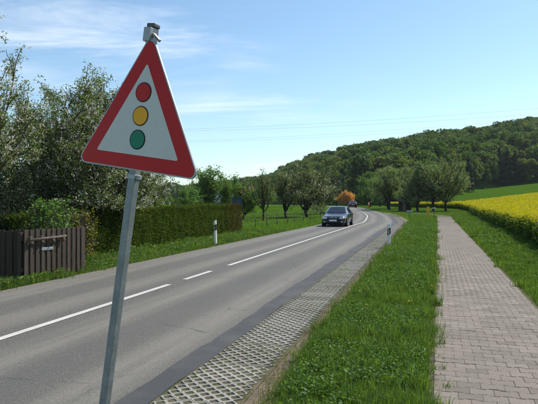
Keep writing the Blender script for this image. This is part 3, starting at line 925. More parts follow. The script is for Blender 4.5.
# pale green trees beyond the hedge
WG = 'pale green trees beyond the hedge'
tree('pale_green_tree', -6.6, 58, 'bright pale green tree, tallest of those beyond the hedge', 5.6, 2.35, .9, .18, 61, M['leaf_willow'], 9500, .16, .30, limbs=8, kids=5, up=.55, group=WG)
tree('pale_green_tree', -4.4, 60, 'rounded pale green tree right beside the tallest pale one', 5.1, 1.8, .8, .16, 62, M['leaf_willow'], 7500, .16, .28, limbs=8, kids=5, up=.5, group=WG)
tree('pale_green_tree', -2.7, 55, 'lower pale green tree behind the blue framed board', 3.9, 1.5, .7, .14, 63, M['leaf_willow'], 5500, .15, .26, limbs=8, kids=5, up=.45, group=WG)
tree('pale_green_tree', -7.2, 46, 'low light green bushy tree between blossoms and pale trees', 3.3, 1.7, .6, .12, 64, M['leaf_bush'], 6500, .13, .22, limbs=8, kids=5, up=.4, group=WG)
# roadside fruit trees left of the road
tree('sparse_fruit_tree', -.55, 52, 'thin sparse fruit tree standing alone in the roadside meadow', 5.1, 1.55, 1.4, .13, 71, M['leaf_olive'], 3000, .10, .16, limbs=6, kids=4, up=.75, bark_m=M['bark_dark'])
LG = 'olive blossoming trees beside the oncoming car'
tree('roadside_fruit_tree', 4.4, 62, 'wide olive tinged blossoming tree behind the dark oncoming car', 6.6, 3.1, 1.1, .2, 72, M['leaf_olive'], 13000, .13, .24, M['blossom'], 1600, .10, limbs=9, kids=5, up=.55, bark_m=M['bark_dark'], group=LG)
tree('roadside_fruit_tree', 1.9, 60, 'rounded olive tinged tree left of the widest one by the car', 5.2, 1.9, 1.0, .16, 73, M['leaf_olive'], 8000, .12, .22, M['blossom'], 1000, .09, limbs=8, kids=5, up=.5, bark_m=M['bark_dark'], group=LG)
tree('roadside_fruit_tree', 7.1, 74, 'lower olive tinged tree where the left roadside starts to bend', 5.4, 2.2, 1.1, .17, 74, M['leaf_olive'], 7500, .14, .24, M['blossom'], 1200, .10, limbs=8, kids=5, up=.45, bark_m=M['bark_dark'], group=LG)
tree('copper_leaved_tree', 23.7, 165, 'glowing orange copper leaved tree at the far road bend', 4.3, 2.6, .6, .2, 75, M['leaf_copper'], 9000, .30, .40, limbs=9, kids=5, up=.4)
# orchard row right of the road
OG = 'orchard trees between road bend and path end'
orch = [(20.6, 93, 7.4, 2.7, (.02, 0), 'slender orchard tree left of the wooden hut'),
        (24.0, 87, 7.9, 3.0, (-.22, .05), 'orchard tree with leaning trunk just right of the hut'),
        (26.4, 87, 8.7, 3.4, (.03, 0), 'tall leafy orchard tree behind the yellow marker panel'),
        (29.0, 88.5, 8.5, 3.9, (.05, 0), 'stout trunked orchard tree nearest the rape field'),
        (22.6, 102, 8.4, 3.3, (0, .03), 'orchard tree directly behind the wooden hut'),
        (27.5, 106, 8.6, 3.6, (0, .03), 'orchard tree at the back of the row before the yellow strip')]
for i, (x, y, h, r, ln, lb) in enumerate(orch):
    tree('orchard_tree', x, y, lb, h, r, 1.9, .23, 80 + i, M['leaf_apple2'], 15000, .16, .30, M['blossom'], 1200, .10, limbs=8, kids=5, up=.5, lean=ln, group=OG, bark_m=M['bark_dark'])
BG_ = 'trees where the road disappears'
for i, (x, y, h, r, lb, m_) in enumerate([
        (24.0, 128, 7.0, 3.2, 'light green roadside tree farthest along the outer bend', 'leaf_willow'),
        (28.5, 138, 7.6, 3.4, 'grey green tree behind the back of the orchard row', 'leaf_apple2'),
        (32.5, 126, 6.8, 3.0, 'bushy tree at the left tip of the yellow field', 'leaf_apple2'),
        (11.0, 150, 7.5, 3.6, 'dark green tree behind the copper leaved one', 'leaf_dark'),
        (21.5, 172, 10.5, 4.2, 'tall dark tree closing the view along the road', 'leaf_dark'),
        (4.0, 128, 6.2, 3.4, 'dim green tree far behind the olive tinged trees', 'leaf_olive'),
        (-1.5, 112, 5.0, 3.0, 'low green tree on the far meadow behind the sparse tree', 'leaf_bush'),
        (36.5, 118, 5.0, 2.6, 'low grey green tree leaning over the yellow strip', 'leaf_olive')]):
    tree('bend_tree', x, y, lb, h, r, 1.4, .24, 95 + i, M[m_], 6500, .26, .36, limbs=8, kids=5, up=.45, group=BG_, bark_m=M['bark_dark'])

# ------------------------------------------------------------------ hedge
hd = empty('hedge', (-5.17 + .285 * 13.4 - (2.8 + 2.3) / CO, 13.4, 0))
tag(hd, 'long clipped evergreen hedge behind the left verge with brownish far end', 'hedge')
def hedge_mesh(n, y0, y1, red=False):
    y = RNG.uniform(y0, y1, n)
    dep = np.abs(RNG.normal(0, .13, n)); face = RNG.uniform(0, 1, n)
    ht = np.interp(y, [13, 16, 20, 28, 32], [1.42, 1.44, 1.48, 1.60, 1.66]) + .10 * (vnoise(y, y * 0, 1.3, 2) - .5) + .06 * (vnoise(y, y * 0, 5, 3) - .5)
    t = 1.05                                        # thickness
    front = face < .62; top = face > .80
    v = RNG.uniform(0, 1, n) ** .85
    w = np.where(front, 0.0, np.where(top, RNG.uniform(0, 1, n), 1.0))
    z = np.where(top, ht - dep * .6 + np.maximum(0, RNG.normal(-.02, .05, n)), v * ht)
    bulge = .16 * (vnoise(y, z, 1.1, 6) - .5) + .12 * (vnoise(y, z, 3.0, 7) - .5) - .10 * (z / ht) ** 3
    off = hedgeF(y) - .05 - (w * t) / CO
    x = off + np.where(front, bulge - dep, np.where(top, 0, dep))
    p = np.stack([x, y, z + H(x, y)], -1) - np.array(hd.location)
    return leaves(p, .056, .15, .55)
a_ = Acc(); a_.add(*hedge_mesh(105000, 13.2, 29.8)); a_.obj('foliage', M['leaf_hedge'], hd, kind=None)
a_ = Acc(); a_.add(*hedge_mesh(9500, 29.0, 31.8))
n = 2600; yy_ = 31.7 + np.abs(RNG.normal(0, .12, n)); ww = RNG.uniform(0, 1, n)
xx_ = hedgeF(yy_) - .05 - ww * 1.05; pz = RNG.uniform(0, 1.6, n)
a_.add(*leaves(np.stack([xx_, yy_, pz], -1) - np.array(hd.location), .055, .15, .5))
tag(a_.obj('foliage', M['leaf_hedge_red'], hd, kind=None), 'brownish red foliage at the hedge end')
segs = []
for y in np.arange(13.4, 31.8, .3):
    for q in range(3):
        x = hedgeF(y) - .5 / CO + RNG.normal(0, .1); b = np.array([x, y + RNG.normal(0, .06), 0]) - np.array(hd.location); b[2] = -.05
        m_ = b + np.array([RNG.normal(0, .18), RNG.normal(0, .15), .6]); e = m_ + np.array([RNG.normal(0, .2), RNG.normal(0, .15), .55])
        segs += [(b, m_, .022, .014), (m_, e, .014, .006)]
link('stems', tubes(segs, 5), hd, M['bark_dark'])

# ------------------------------------------------------------------ board gate and fence
tw = NT('weathered_brown_board'); mpn = tw.n('ShaderNodeMapping'); mpn.inputs['Scale'].default_value = (14, 14, 1.2)
tw.t.links.new(tw.coord(), mpn.inputs[0]); nzz = tw.noise(2.5, 7, .65, mpn.outputs[0])
cc = tw.ramp(nzz, [(.3, (.030, .021, .015)), (.6, (.058, .041, .030)), (.8, (.092, .068, .050))])
cc = tw.mix(tw.math('MULTIPLY', tw.objrand(), .5), cc, (.075, .060, .050, 1))
M['board'] = tw.bsdf(cc, .85, 0, .25, nzz, .4, .01)
M['board_old'] = plain('grey_brown_rail', (.125, .098, .078), .85, 0, .2, .25, 12)
def slat_mesh(w, h, t, arch=.012):
    bm = bmesh.new()
    bm_prism(bm, [(-w / 2, .03), (w / 2, .03), (w / 2, h - arch), (w * .3, h), (-w * .3, h), (-w / 2, h - arch)], -t / 2, t / 2)
    me = bm_mesh('slat', bm); me.materials.append(M['board']); return me
slatm = slat_mesh(.074, 1.14, .02); slatb = slat_mesh(.078, 1.12, .02)
ga = Vector((-5.12, 11.30, 0)); gb = Vector((-4.50, 13.10, 0)); gd = (gb - ga).normalized(); gl = (gb - ga).length
gate = empty('board_gate', ga, math.atan2(gd.y, gd.x))
tag(gate, 'dark brown board gate with round bar and metal letter slot', 'gate')
ns = int(gl / .080)
for i in range(ns + 1):
    o = link('slat', slatm if i % 2 == 0 else slatb, gate); o.location = (.02 + i * gl / ns, -.012 if i % 2 == 0 else .012, RNG.normal(0, .004)); o.rotation_euler = (0, RNG.normal(0, .004), 0)
for zz in (.25, .9): box_part('back_rail', (-.02, .03, zz), (gl + .02, .07, zz + .08), M['board'], gate, .004)
bm = bmesh.new(); bm_cyl(bm, (.06, -.085, .92), (1.18, -.085, .945), .028, .024, 12)
rail = link('bar', bm_mesh('bar', bm, True), gate, M['board_old'])
for xx in (.10, .42, .76, 1.10):
    bm = bmesh.new(); bm_box(bm, (xx - .022, -.10, .83), (xx + .022, -.021, .99), bevel=.008); bm_cyl(bm, (xx, -.10, .86), (xx, -.13, .86), .022, .018, 10)
    link('bar_bracket', bm_mesh('bar_bracket', bm), gate, M['board_old'])
bm = bmesh.new(); bm_box(bm, (.47, -.034, .665), (.82, -.023, .725), bevel=.004); bm_box(bm, (.49, -.043, .70), (.80, -.0345, .715), bevel=.002)
link('letter_slot', bm_mesh('letter_slot', bm), gate, M['galv'])
for xx in (.03, gl - .06): box_part('post', (xx - .05, .072, -.2), (xx + .05, .165, 1.08), M['board'], gate, .006)
fence = empty('board_fence', (-5.16, 11.42, 0), R(180) - R(2))
tag(fence, 'dark brown board fence panel joining the left side of the gate', 'fence')
for i in range(28):
    o = link('slat', slatm if i % 2 == 0 else slatb, fence); o.location = (-.03 + i * .082, .012 if i % 2 == 0 else -.012, .0 + RNG.normal(0, .005)); o.rotation_euler = (0, RNG.normal(0, .005), 0)
for zz in (.25, .9): box_part('back_rail', (0, -.07, zz), (2.25, -.03, zz + .08), M['board'], fence, .004)

# ------------------------------------------------------------------ warning sign
def m_sheet(name, col, rough=.42):
    t = NT(name); nz = t.noise(7, 6, .7, t.coord()); f = t.noise(160, 2, .5, t.coord())
    c = t.mix(t.rng(nz, .45, .75, 0, .30), col + (1,), tuple(q * .72 + .02 for q in col) + (1,))
    c = t.mix(t.rng(f, .55, .75, 0, .05), c, (.30, .28, .25, 1))
    return t.bsdf(c, rough, 0, .22)
M['s_red'] = m_sheet('sign_red', (.46, .012, .013)); M['s_white'] = m_sheet('sign_white', (.56, .565, .53))
M['s_black'] = m_sheet('sign_black', (.012, .012, .013)); M['s_yel'] = m_sheet('sign_yellow', (.80, .37, .015)); M['s_green'] = m_sheet('sign_green', (.010, .19, .11))
M['cap'] = plain('dark_plastic_cap', (.09, .095, .10), .55, 0, .4)
YAW, ROLL = R(-27), R(8.6)
sign = empty('warning_sign', (0, 0, 0))
bc = Vector((-.80, 3.20, 1.893))          # middle of the triangle's lower edge
Msign = Matrix.Rotation(YAW, 4, 'Z') @ Matrix.Rotation(R(-1.0), 4, 'X') @ Matrix.Rotation(ROLL, 4, 'Y')
zloc = Msign.to_3x3() @ Vector((0, 0, 1))
k_ = bc.z / zloc.z
footp = bc - zloc * k_
sign.location = (footp.x, footp.y, footp.z); sign.rotation_euler = Msign.to_euler()
tag(sign, 'leaning triangular traffic signal warning sign on a grey square post', 'traffic sign')
B0 = k_                                     # lower edge height along the post
def tri(side, rad, cz, n=7):
    """rounded triangle outline in x,z with centroid at height cz"""
    hgt = side * math.sqrt(3) / 2
    P = [Vector((-side / 2, cz - hgt / 3)), Vector((side / 2, cz - hgt / 3)), Vector((0, cz + 2 * hgt / 3))]
    ce = Vector((0, cz)); out_ = []
    for p in P:
        d = (ce - p).normalized(); c = p + d * (2 * rad)
        a0 = math.atan2(-d.y, -d.x)
        for q in range(n):
            a = a0 - R(60) + R(120) * q / (n - 1)
            out_.append((c.x + rad * math.cos(a), c.y + rad * math.sin(a)))
    return out_
SIDE = .94; CZ = B0 + SIDE * math.sqrt(3) / 6
def tri_part(name, side, rad, y0, y1, mat, parent):
    bm = bmesh.new(); bm_prism(bm, tri(side, rad, CZ), y0, y1)
    return link(name, bm_mesh(name, bm), parent, mat)
plate = tri_part('sign_plate', SIDE, .040, 0.0, .013, M['alu'], sign)
tri_part('red_border', SIDE - .030, .034, -.0022, -.0002, M['s_red'], plate)
tri_part('white_field', .625, .008, -.0044, -.0024, M['s_white'], plate)
def disc(name, cz, r, y0, y1, mat):
    bm = bmesh.new(); bm_prism(bm, [(r * math.cos(2 * math.pi * q / 40), cz + r * math.sin(2 * math.pi * q / 40)) for q in range(40)], y0, y1)
    return link(name, bm_mesh(name, bm), plate, mat)
for cz, mt in ((.463, 's_red'), (.323, 's_yel'), (.183, 's_green')):
    zc_ = B0 + cz - .000
    disc('lamp_outline', zc_, .059, -.0062, -.0046, M['s_black']); disc('lamp_disc', zc_, .0525, -.0082, -.0064, M[mt])
pm = NT('galvanised_post'); nzz = pm.noise(9, 7, .7, pm.coord()); n3 = pm.noise(55, 4, .7, pm.coord())
cc = pm.ramp(nzz, [(.3, (.15, .175, .185)), (.55, (.225, .25, .258)), (.8, (.31, .33, .33))])
cc = pm.mix(pm.rng(n3, .56, .70, 0, .6), cc, (.13, .125, .11, 1))
M['post'] = pm.bsdf(cc, .48, .35, .5, n3, .12, .003)
bm = bmesh.new(); bm_box(bm, (-.056, .018, -.45), (-.006, .068, B0 + SIDE * .866 + .035), bevel=.006)
link('post', bm_mesh('post', bm), sign, M['post'])
bm = bmesh.new(); bm_box(bm, (-.060, .014, B0 + SIDE * .866 + .036), (-.002, .072, B0 + SIDE * .866 + .062), bevel=.008)
link('post_cap', bm_mesh('post_cap', bm), sign, M['cap'])
# upper clamp gripping the clipped tip, with its strap end sticking out
zt = B0 + SIDE * .866
bm = bmesh.new(); bm_box(bm, (-.054, -.012, zt - .052), (-.004, .0175, zt + .030), bevel=.004)
cl_ = link('top_clamp', bm_mesh('top_clamp', bm), sign, M['alu'])
bm = bmesh.new(); mt_ = Matrix.Translation((-.002, .02, zt - .002)) @ Matrix.Rotation(R(38), 4, 'Y')
bm_box(bm, (0, -.012, -.008), (.062, .014, .006), mt_, .002)
link('strap_end', bm_mesh('strap_end', bm), cl_, M['alu'])
bm = bmesh.new(); bm_cyl(bm, (.026, .004, zt - .024), (.062, .004, zt - .052), .006, .005, 10)
link('bolt', bm_mesh('bolt', bm), cl_, M['cap'])
for zz in (B0 - .055, B0 + .50):
    bm = bmesh.new(); bm_box(bm, (-.060, .0135, zz), (-.002, .0735, zz + .03), bevel=.003); bm_box(bm, (-.0015, .025, zz + .003), (.026, .05, zz + .027), bevel=.002)
    link('clamp', bm_mesh('clamp', bm), sign, M['alu'])
bm = bmesh.new(); bm_cyl(bm, (-.03, .056, -.12), (-.03, .056, .05), .13, .11, 18)
link('footing', bm_mesh('footing', bm), sign, M['grid'])

# ------------------------------------------------------------------ delineator posts
M['pl_white'] = plain('white_plastic', (.70, .70, .68), .5, 0, .4, .10, 9); M['pl_black'] = plain('black_plastic', (.014, .014, .015), .5, 0, .4)
M['refl'] = plain('reflector', (.45, .44, .42), .25, .2, .6); M['refl_o'] = plain('orange_reflector', (.55, .20, .02), .3, 0, .6)
def delineator(x, y, label, h=1.0, lean=(0, 0), flip=1):
    root = empty('delineator_post', (x, y, hz(x, y)), -math.atan(.285)); root.rotation_euler = (lean[0], lean[1], root.rotation_euler.z)
    tag(root, label, 'roadside post', 'white delineator posts along the road')
    def sec(w, d): return [(-w, d), (w, d), (w * .9, -d * .3), (w * .35, -d), (-w * .35, -d), (-w * .9, -d * .3)]
    def loft(z0, z1, grow=0.0, slant=(0, 0)):
        bm = bmesh.new(); s = sec(.060 + grow, .048 + grow)
        lo = [bm.verts.new((p[0], p[1], z0 + slant[0] * p[0])) for p in s]; hi = [bm.verts.new((p[0], p[1], z1 + slant[1] * p[0])) for p in s]
        bm.faces.new(lo); bm.faces.new(hi)
        for i in range(6): bm.faces.new((lo[i], lo[(i + 1) % 6], hi[(i + 1) % 6], hi[i]))
        return bm
    link('body', bm_mesh('body', loft(-.2, h, 0, (0, .55 * flip))), root, M['pl_white'])
    link('black_band', bm_mesh('black_band', loft(h - .40, h - .17, .002, (.5 * flip, .5 * flip))), root, M['pl_black'])
    box_part('reflector', (-.022, -.056, h - .37), (.022, -.0515, h - .21), M['refl'], root, .002)
    return root
delineator(4.43, 20.0, 'white delineator post beside the paving grid right of the road', .92, (R(1), R(1)))
delineator(-2.15, 21.6, 'white delineator post in front of the clipped hedge', .98, (R(-1), R(-2)))

# ------------------------------------------------------------------ small things near the path end
M['yel_panel'] = plain('yellow_panel', (.62, .36, .03), .5, 0, .4, .12, 4); M['dark_metal'] = plain('dark_metal', (.03, .032, .035), .5, .4, .4)
M['board_w'] = plain('white_board', (.50, .50, .48), .5)
yo = empty('yellow_marker_stand', (18.25, 62.0, hz(18.25, 62)), R(-12)); tag(yo, 'narrow upright yellow panel standing at the end of the footpath', 'marker panel')
box_part('panel', (-.16, -.03, .10), (.16, .03, 1.22), M['yel_panel'], yo, .012); box_part('foot', (-.05, -.025, -.2), (.05, .025, .099), M['dark_metal'], yo, .004); box_part('cap', (-.17, -.04, 1.221), (.17, .04, 1.25), M['dark_metal'], yo, .006)
def small_board(x, y, h, w, label, rz):
    o = empty('waymarker', (x, y, hz(x, y)), rz); tag(o, label, 'waymarker')
    bm = bmesh.new(); bm_cyl(bm, (0, 0, -.2), (0, 0, h - .075), .03, .03, 12); link('post', bm_mesh('post', bm, True), o, M['dark_metal'])
    box_part('board', (-w / 2, -.02, h - .07), (w / 2, .02, h + .05), M['board_w'], o, .006)
    box_part('bracket', (-.045, .0205, h - .05), (.045, .045, h + .03), M['dark_metal'], o, .004)
small_board(17.9, 58.5, 1.12, .42, 'thin dark post with a small white board at the path edge', R(20))
small_board(14.9, 57.2, .82, .62, 'low dark post with a white board in the verge near the bend', R(-25))
M['orange'] = plain('orange_plastic', (.70, .20, .03), .5)
mk = empty('marker_post', (21.6, 117, hz(21.6, 117))); tag(mk, 'small orange marker post far along the outer road edge', 'roadside post')
bm = bmesh.new(); bm_cyl(bm, (0, 0, -.2), (0, 0, 1.1), .16, .13, 12); link('body', bm_mesh('body', bm, True), mk, M['orange'])
bm = bmesh.new(); bm_cyl(bm, (0, 0, .6), (0, 0, .78), .156, .149, 12); link('white_band', bm_mesh('white_band', bm, True), mk, M['board_w'])

# blue framed board behind the hedge end
M['blue'] = plain('blue_frame', (.006, .024, .075), .4, 0, .5); M['grey_face'] = plain('grey_blue_board', (.055, .075, .10), .3, 0, .5, .25, 5)
bb = empty('framed_board', (-1.98, 33.6, 0), R(-10)); tag(bb, 'blue framed board on a post behind the brownish hedge end', 'notice board')
fr = bmesh.new()
for lo, hi in (((-.30, -.03, 1.46), (-.235, .03, 2.04)), ((.235, -.03, 1.46), (.30, .03, 2.04)), ((-.234, -.03, 1.97), (.234, .03, 2.04)), ((-.234, -.03, 1.46), (.234, .03, 1.53))): bm_box(fr, lo, hi, bevel=.012)
link('frame', bm_mesh('frame', fr), bb, M['blue']); box_part('face', (-.233, -.012, 1.531), (.233, .012, 1.969), M['grey_face'], bb)
bm = bmesh.new(); bm_cyl(bm, (0, .0, -.2), (0, .0, 1.458), .035, .035, 12); link('post', bm_mesh('post', bm, True), bb, M['dark_metal'])

# wire fence in the left meadow
M['wood_post'] = plain('weathered_post', (.12, .095, .07), .9, 0, .15, .3, 8)
wf = empty('wire_fence', (0, 0, 0)); tag(wf, 'low wire fence on thin wooden posts along the left meadow', 'fence')
pts = []
for i, y in enumerate(np.arange(33.5, 60, 2.9)):
    x = -5.17 + .285 * y - 5.9 / CO + RNG.normal(0, .05); hgt = 1.05 + RNG.normal(0, .05)
    bm = bmesh.new(); bm_cyl(bm, (x, y, -.2 + hz(x, y)), (x + RNG.normal(0, .03), y, hgt + hz(x, y)), .032, .028, 8); link('post', bm_mesh('post', bm, True), wf, M['wood_post'])
    pts.append((x, y))
for zz in (.35, .65, .95):
    segs = []
    for (a, b) in zip(pts[:-1], pts[1:]):
        m_ = ((a[0] + b[0]) / 2, (a[1] + b[1]) / 2)
        A_ = np.array([a[0] + .046, a[1], zz + hz(*a)]); B_ = np.array([b[0] + .046, b[1], zz + hz(*b)]); Mm = np.array([m_[0] + .046, m_[1], zz - .03 + hz(*m_)])
        segs += [(A_, Mm, .002, .002), (Mm, B_, .002, .002)]
    link('wire', tubes(segs, 4), wf, M['galv'])

# wooden hut under the orchard trees
M['hut'] = plain('dark_hut_board', (.045, .032, .024), .85, 0, .2, .3, 5); M['hut_roof'] = plain('reddish_roof', (.20, .085, .065), .8, 0, .2, .25, 5)
ht = empty('wooden_hut', (22.0, 87.5, hz(22, 87.5)), R(-14)); tag(ht, 'small dark wooden hut with reddish roof under the orchard trees', 'hut')
W2, D2, HW, HR = 1.0, .9, 1.95, 2.55
pl = Acc()
for i in range(12):
    x0 = -W2 + i * 2 * W2 / 12
    if 4 <= i <= 6: continue
    zt_ = HW + (HR - HW) * (1 - abs(x0 + W2 / 12) / W2)
    box_part('plank', (x0 + .005, -D2, 0), (x0 + 2 * W2 / 12 - .005, -D2 + .03, zt_ - .1), M['hut'], ht)
bm = bmesh.new(); bm_box(bm, (-W2, -D2 + .031, -.1), (-W2 + .04, D2, HW)); link('side_wall', bm_mesh('side_wall', bm), ht, M['hut'])
bm = bmesh.new(); bm_box(bm, (W2 - .04, -D2 + .031, -.1), (W2, D2, HW)); link('side_wall', bm_mesh('side_wall', bm), ht, M['hut'])
bm = bmesh.new(); bm_box(bm, (-W2 + .041, D2 - .04, -.1), (W2 - .041, D2, HW)); link('back_wall', bm_mesh('back_wall', bm), ht, M['hut'])
dr = box_part('door', (-.325, -D2 - .002, .04), (.165, -D2 + .022, 1.85), M['board_old'], ht); box_part('handle', (.09, -D2 - .03, .95), (.12, -D2 - .0025, 1.08), M['dark_metal'], dr)
bm = bmesh.new(); bm_prism(bm, [(-W2 - .2, HW - .09), (0, HR + .03), (W2 + .2, HW - .09), (W2 + .2, HW - .01), (0, HR + .11), (-W2 - .2, HW - .01)], -D2 - .25, D2 + .2); link('roof', bm_mesh('roof', bm), ht, M['hut_roof'])

# ------------------------------------------------------------------ cars
def m_car(name, col):
    t = NT(name); nz = t.noise(5, 5, .6, t.coord()); c = t.mix(t.rng(nz, .5, .8, 0, .15), col + (1,), (.06, .055, .05, 1))
    return t.bsdf(c, .28, .35, .5, coat=.8)
M['car_glass'] = plain('car_glass', (.012, .016, .020), .06, 0, .9, .05); M['tyre'] = plain('tyre_rubber', (.018, .018, .018), .85, 0, .2); M['rim'] = plain('alloy_rim', (.42, .43, .44), .35, .7, .5)
M['lamp_clear'] = plain('headlamp_glass', (.50, .53, .55), .12, .3, .8, .1); M['lamp_red'] = plain('tail_lamp', (.45, .012, .014), .2, 0, .6); M['chrome'] = plain('chrome', (.60, .61, .62), .2, .9, .5); M['plate'] = plain('number_plate_white', (.72, .72, .70), .5)
M['lamp_amber'] = plain('indicator_amber', (.60, .24, .03), .2, 0, .6); M['trim'] = plain('black_trim', (.016, .016, .017), .6, 0, .3)
def car(loc, heading, paint, label):
    root = empty('car', loc, heading); tag(root, label, 'car')
    # lower body: stations along y (front +)
    st = [(2.36, .62, .30, .58), (2.31, .74, .25, .66), (2.18, .81, .22, .72), (1.9, .855, .20, .77), (1.4, .875, .19, .84), (.92, .885, .19, .925), (.4, .89, .19, .94), (-.4, .89, .19, .95), (-1.2, .885, .20, .965), (-1.72, .87, .21, .99), (-2.1, .84, .24, .97), (-2.30, .77, .30, .90), (-2.36, .66, .36, .80)]
    rows = []
    for y, w, zb, zt_ in st:
        rows.append([(0, zb), (w * .80, zb), (w * .965, zb + .07), (w * .985, zb + .20), (w, .56 if zt_ > .7 else (zb + zt_) / 2 + .04), (w * .985, zt_ - .13), (w * .94, zt_ - .035), (w * .80, zt_ + .0), (w * .4, zt_ + .022), (0, zt_ + .03)])
    bm = bmesh.new(); rv = []
    for (y, w, zb, zt_), r in zip(st, rows):
        half = r; full = [(x, z) for x, z in half] + [(-x, z) for x, z in half[-2:0:-1]]
        rv.append([bm.verts.new((x, y, z)) for x, z in full])
    n = len(rv[0])
    for i in range(len(rv) - 1):
        for k in range(n): bm.faces.new((rv[i][k], rv[i][(k + 1) % n], rv[i + 1][(k + 1) % n], rv[i + 1][k]))
    bm.faces.new(rv[0]); bm.faces.new(rv[-1])
    body = link('body', bm_mesh('body', bm, True), root, paint)
    # cabin: rings from belt to roof
    def ring(z, yf, yr, w): 
        return [(-w, yr), (-w * .99, (yf + yr) / 2 - .25), (-w, yf - .10), (-w * .86, yf), (0, yf + .05), (w * .86, yf), (w, yf - .10), (w * .99, (yf + yr) / 2 - .25), (w, yr), (w * .85, yr - .08), (0, yr - .12), (-w * .85, yr - .08)]
    levels_ = [(.90, 1.02, -1.72, .83), (1.02, .80, -1.55, .80), (1.36, .20, -1.00, .62), (1.405, .06, -.86, .56), (1.425, -.1, -.7, .40)]
    bm = bmesh.new(); rv = []
    for z, yf, yr, w in levels_: rv.append([bm.verts.new((x, y, z + (.012 if abs(x) < .01 else 0))) for x, y in ring(z, yf, yr, w)])
    for i in range(len(rv) - 1):
        for k in range(12): bm.faces.new((rv[i][k], rv[i][(k + 1) % 12], rv[i + 1][(k + 1) % 12], rv[i + 1][k]))
    bm.faces.new(rv[-1])
    link('cabin', bm_mesh('cabin', bm, True), root, paint)
    def lv(z):   # interpolate ring at height
        for a, b in zip(levels_[:-1], levels_[1:]):
            if a[0] <= z <= b[0]:
                f = (z - a[0]) / (b[0] - a[0]); return [a[i] + (b[i] - a[i]) * f for i in range(4)]
    def glass(name, pts):
        bm = bmesh.new(); bm.faces.new([bm.verts.new(p) for p in pts]); g_ = bmesh.ops.solidify(bm, geom=bm.faces[:], thickness=.006); link(name, bm_mesh(name, bm), root, M['car_glass'])
    e = .010
    L0, L1 = lv(.965), lv(1.355)
    bm = bmesh.new(); cols = 7; a_, b_ = [], []
    for k in range(cols):
        u = -1 + 2 * k / (cols - 1)
        for lst, Lq, zq, sh in ((a_, L0, .965, .83), (b_, L1, 1.355, .80)):
            lst.append(bm.verts.new((u * Lq[3] * sh, Lq[1] + .05 * (1 - u * u) + e, zq + e + .008 * (1 - u * u))))
    for k in range(cols - 1): bm.faces.new((a_[k], a_[k + 1], b_[k + 1], b_[k]))
    link('windscreen', bm_mesh('windscreen', bm, True), root, M['car_glass'])
    bm = bmesh.new(); a_, b_ = [], []
    for k in range(cols):
        u = -1 + 2 * k / (cols - 1)
        for lst, Lq, zq in ((a_, lv(1.0), 1.0), (b_, L1, 1.355)):
            lst.append(bm.verts.new((u * Lq[3] * .80, Lq[2] - .08 - .04 * (1 - u * u) - e, zq + e)))
    for k in range(cols - 1): bm.faces.new((a_[k], b_[k], b_[k + 1], a_[k + 1]))
    link('rear_window', bm_mesh('rear_window', bm, True), root, M['car_glass'])
    for s in (-1, 1):
        for (f0, f1) in ((.10, .50), (.535, .90)):
            P = []
            for (Lq, zq, f) in ((lv(.985), .985, f0), (lv(.985), .985, f1), (lv(1.34), 1.34, min(f1, .86)), (lv(1.34), 1.34, max(f0, .14))):
                y = (Lq[1] - .10) + (Lq[2] - (Lq[1] - .10)) * f
                P.append((s * (Lq[3] + .006), y, zq))
            bm = bmesh.new(); bm.faces.new([bm.verts.new(p) for p in P]); link('side_window', bm_mesh('side_window', bm), root, M['car_glass'])
        # door seams
        for y0_ in (.78, -.32, -1.05):
            box_part('door_seam', (s * .874 if s > 0 else -.893, y0_ - .006, .30), (.893 if s > 0 else s * .874, y0_ + .006, .90), M['trim'], root)
        for y0_ in (-.2, -.95):
            box_part('door_handle', (min(s * .88, s * .905), y0_ - .09, .80), (max(s * .88, s * .905), y0_ + .09, .83), M['trim'], root, .004)
        for yw in (1.40, -1.42):
            bm = bmesh.new(); bm_cyl(bm, (s * .70, yw, .325), (s * .897, yw, .325), .375, .370, 28); link('wheel_arch', bm_mesh('wheel_arch', bm), root, M['trim'])
            bm = bmesh.new(); bm_cyl(bm, (s * .71, yw, .318), (s * .912, yw, .318), .318, .312, 28); tyre = link('wheel', bm_mesh('wheel', bm), root, M['tyre'])
            bm = bmesh.new(); bm_cyl(bm, (s * .9125, yw, .318), (s * .918, yw, .318), .215, .205, 24); rim = link('rim', bm_mesh('rim', bm), tyre, M['rim'])
            for q in range(5):
                t = 2 * math.pi * q / 5; bm = bmesh.new(); bm_cyl(bm, (s * .9185, yw + .125 * math.cos(t), .318 + .125 * math.sin(t)), (s * .9205, yw + .125 * math.cos(t), .318 + .125 * math.sin(t)), .045, .045, 8); link('rim_opening', bm_mesh('rim_opening', bm), tyre, M['trim'])
        bm = bmesh.new(); bm_box(bm, (min(s * .87, s * 1.06), .64, .93), (max(s * .87, s * 1.06), .76, 1.06), bevel=.03); link('side_mirror', bm_mesh('side_mirror', bm, True), root, paint)
        # headlight, fog lamp, indicator, tail lamp
        mt_ = Matrix.Translation((s * .60, 2.285, .60)) @ Matrix.Rotation(R(-22) * s, 4, 'Z'); bm = bmesh.new(); bm_box(bm, (-.17, -.06, -.065), (.17, .07, .065), mt_, .03); hl = link('headlight', bm_mesh('headlight', bm, True), root, M['lamp_clear'])
        bm = bmesh.new(); mt_ = Matrix.Translation((s * .81, 2.16, .60)) @ Matrix.Rotation(R(-58) * s, 4, 'Z'); bm_box(bm, (-.07, -.03, -.055), (.07, .05, .055), mt_, .02); link('indicator', bm_mesh('indicator', bm, True), root, M['lamp_amber'])
        bm = bmesh.new(); bm_cyl(bm, (s * .60, 2.26, .36), (s * .60, 2.365, .36), .06, .055, 14); link('fog_lamp', bm_mesh('fog_lamp', bm, True), root, M['lamp_clear'])
        bm = bmesh.new(); mt_ = Matrix.Translation((s * .66, -2.27, .80)) @ Matrix.Rotation(R(18) * s, 4, 'Z'); bm_box(bm, (-.19, -.06, -.085), (.19, .06, .085), mt_, .03); link('tail_light', bm_mesh('tail_light', bm, True), root, M['lamp_red'])
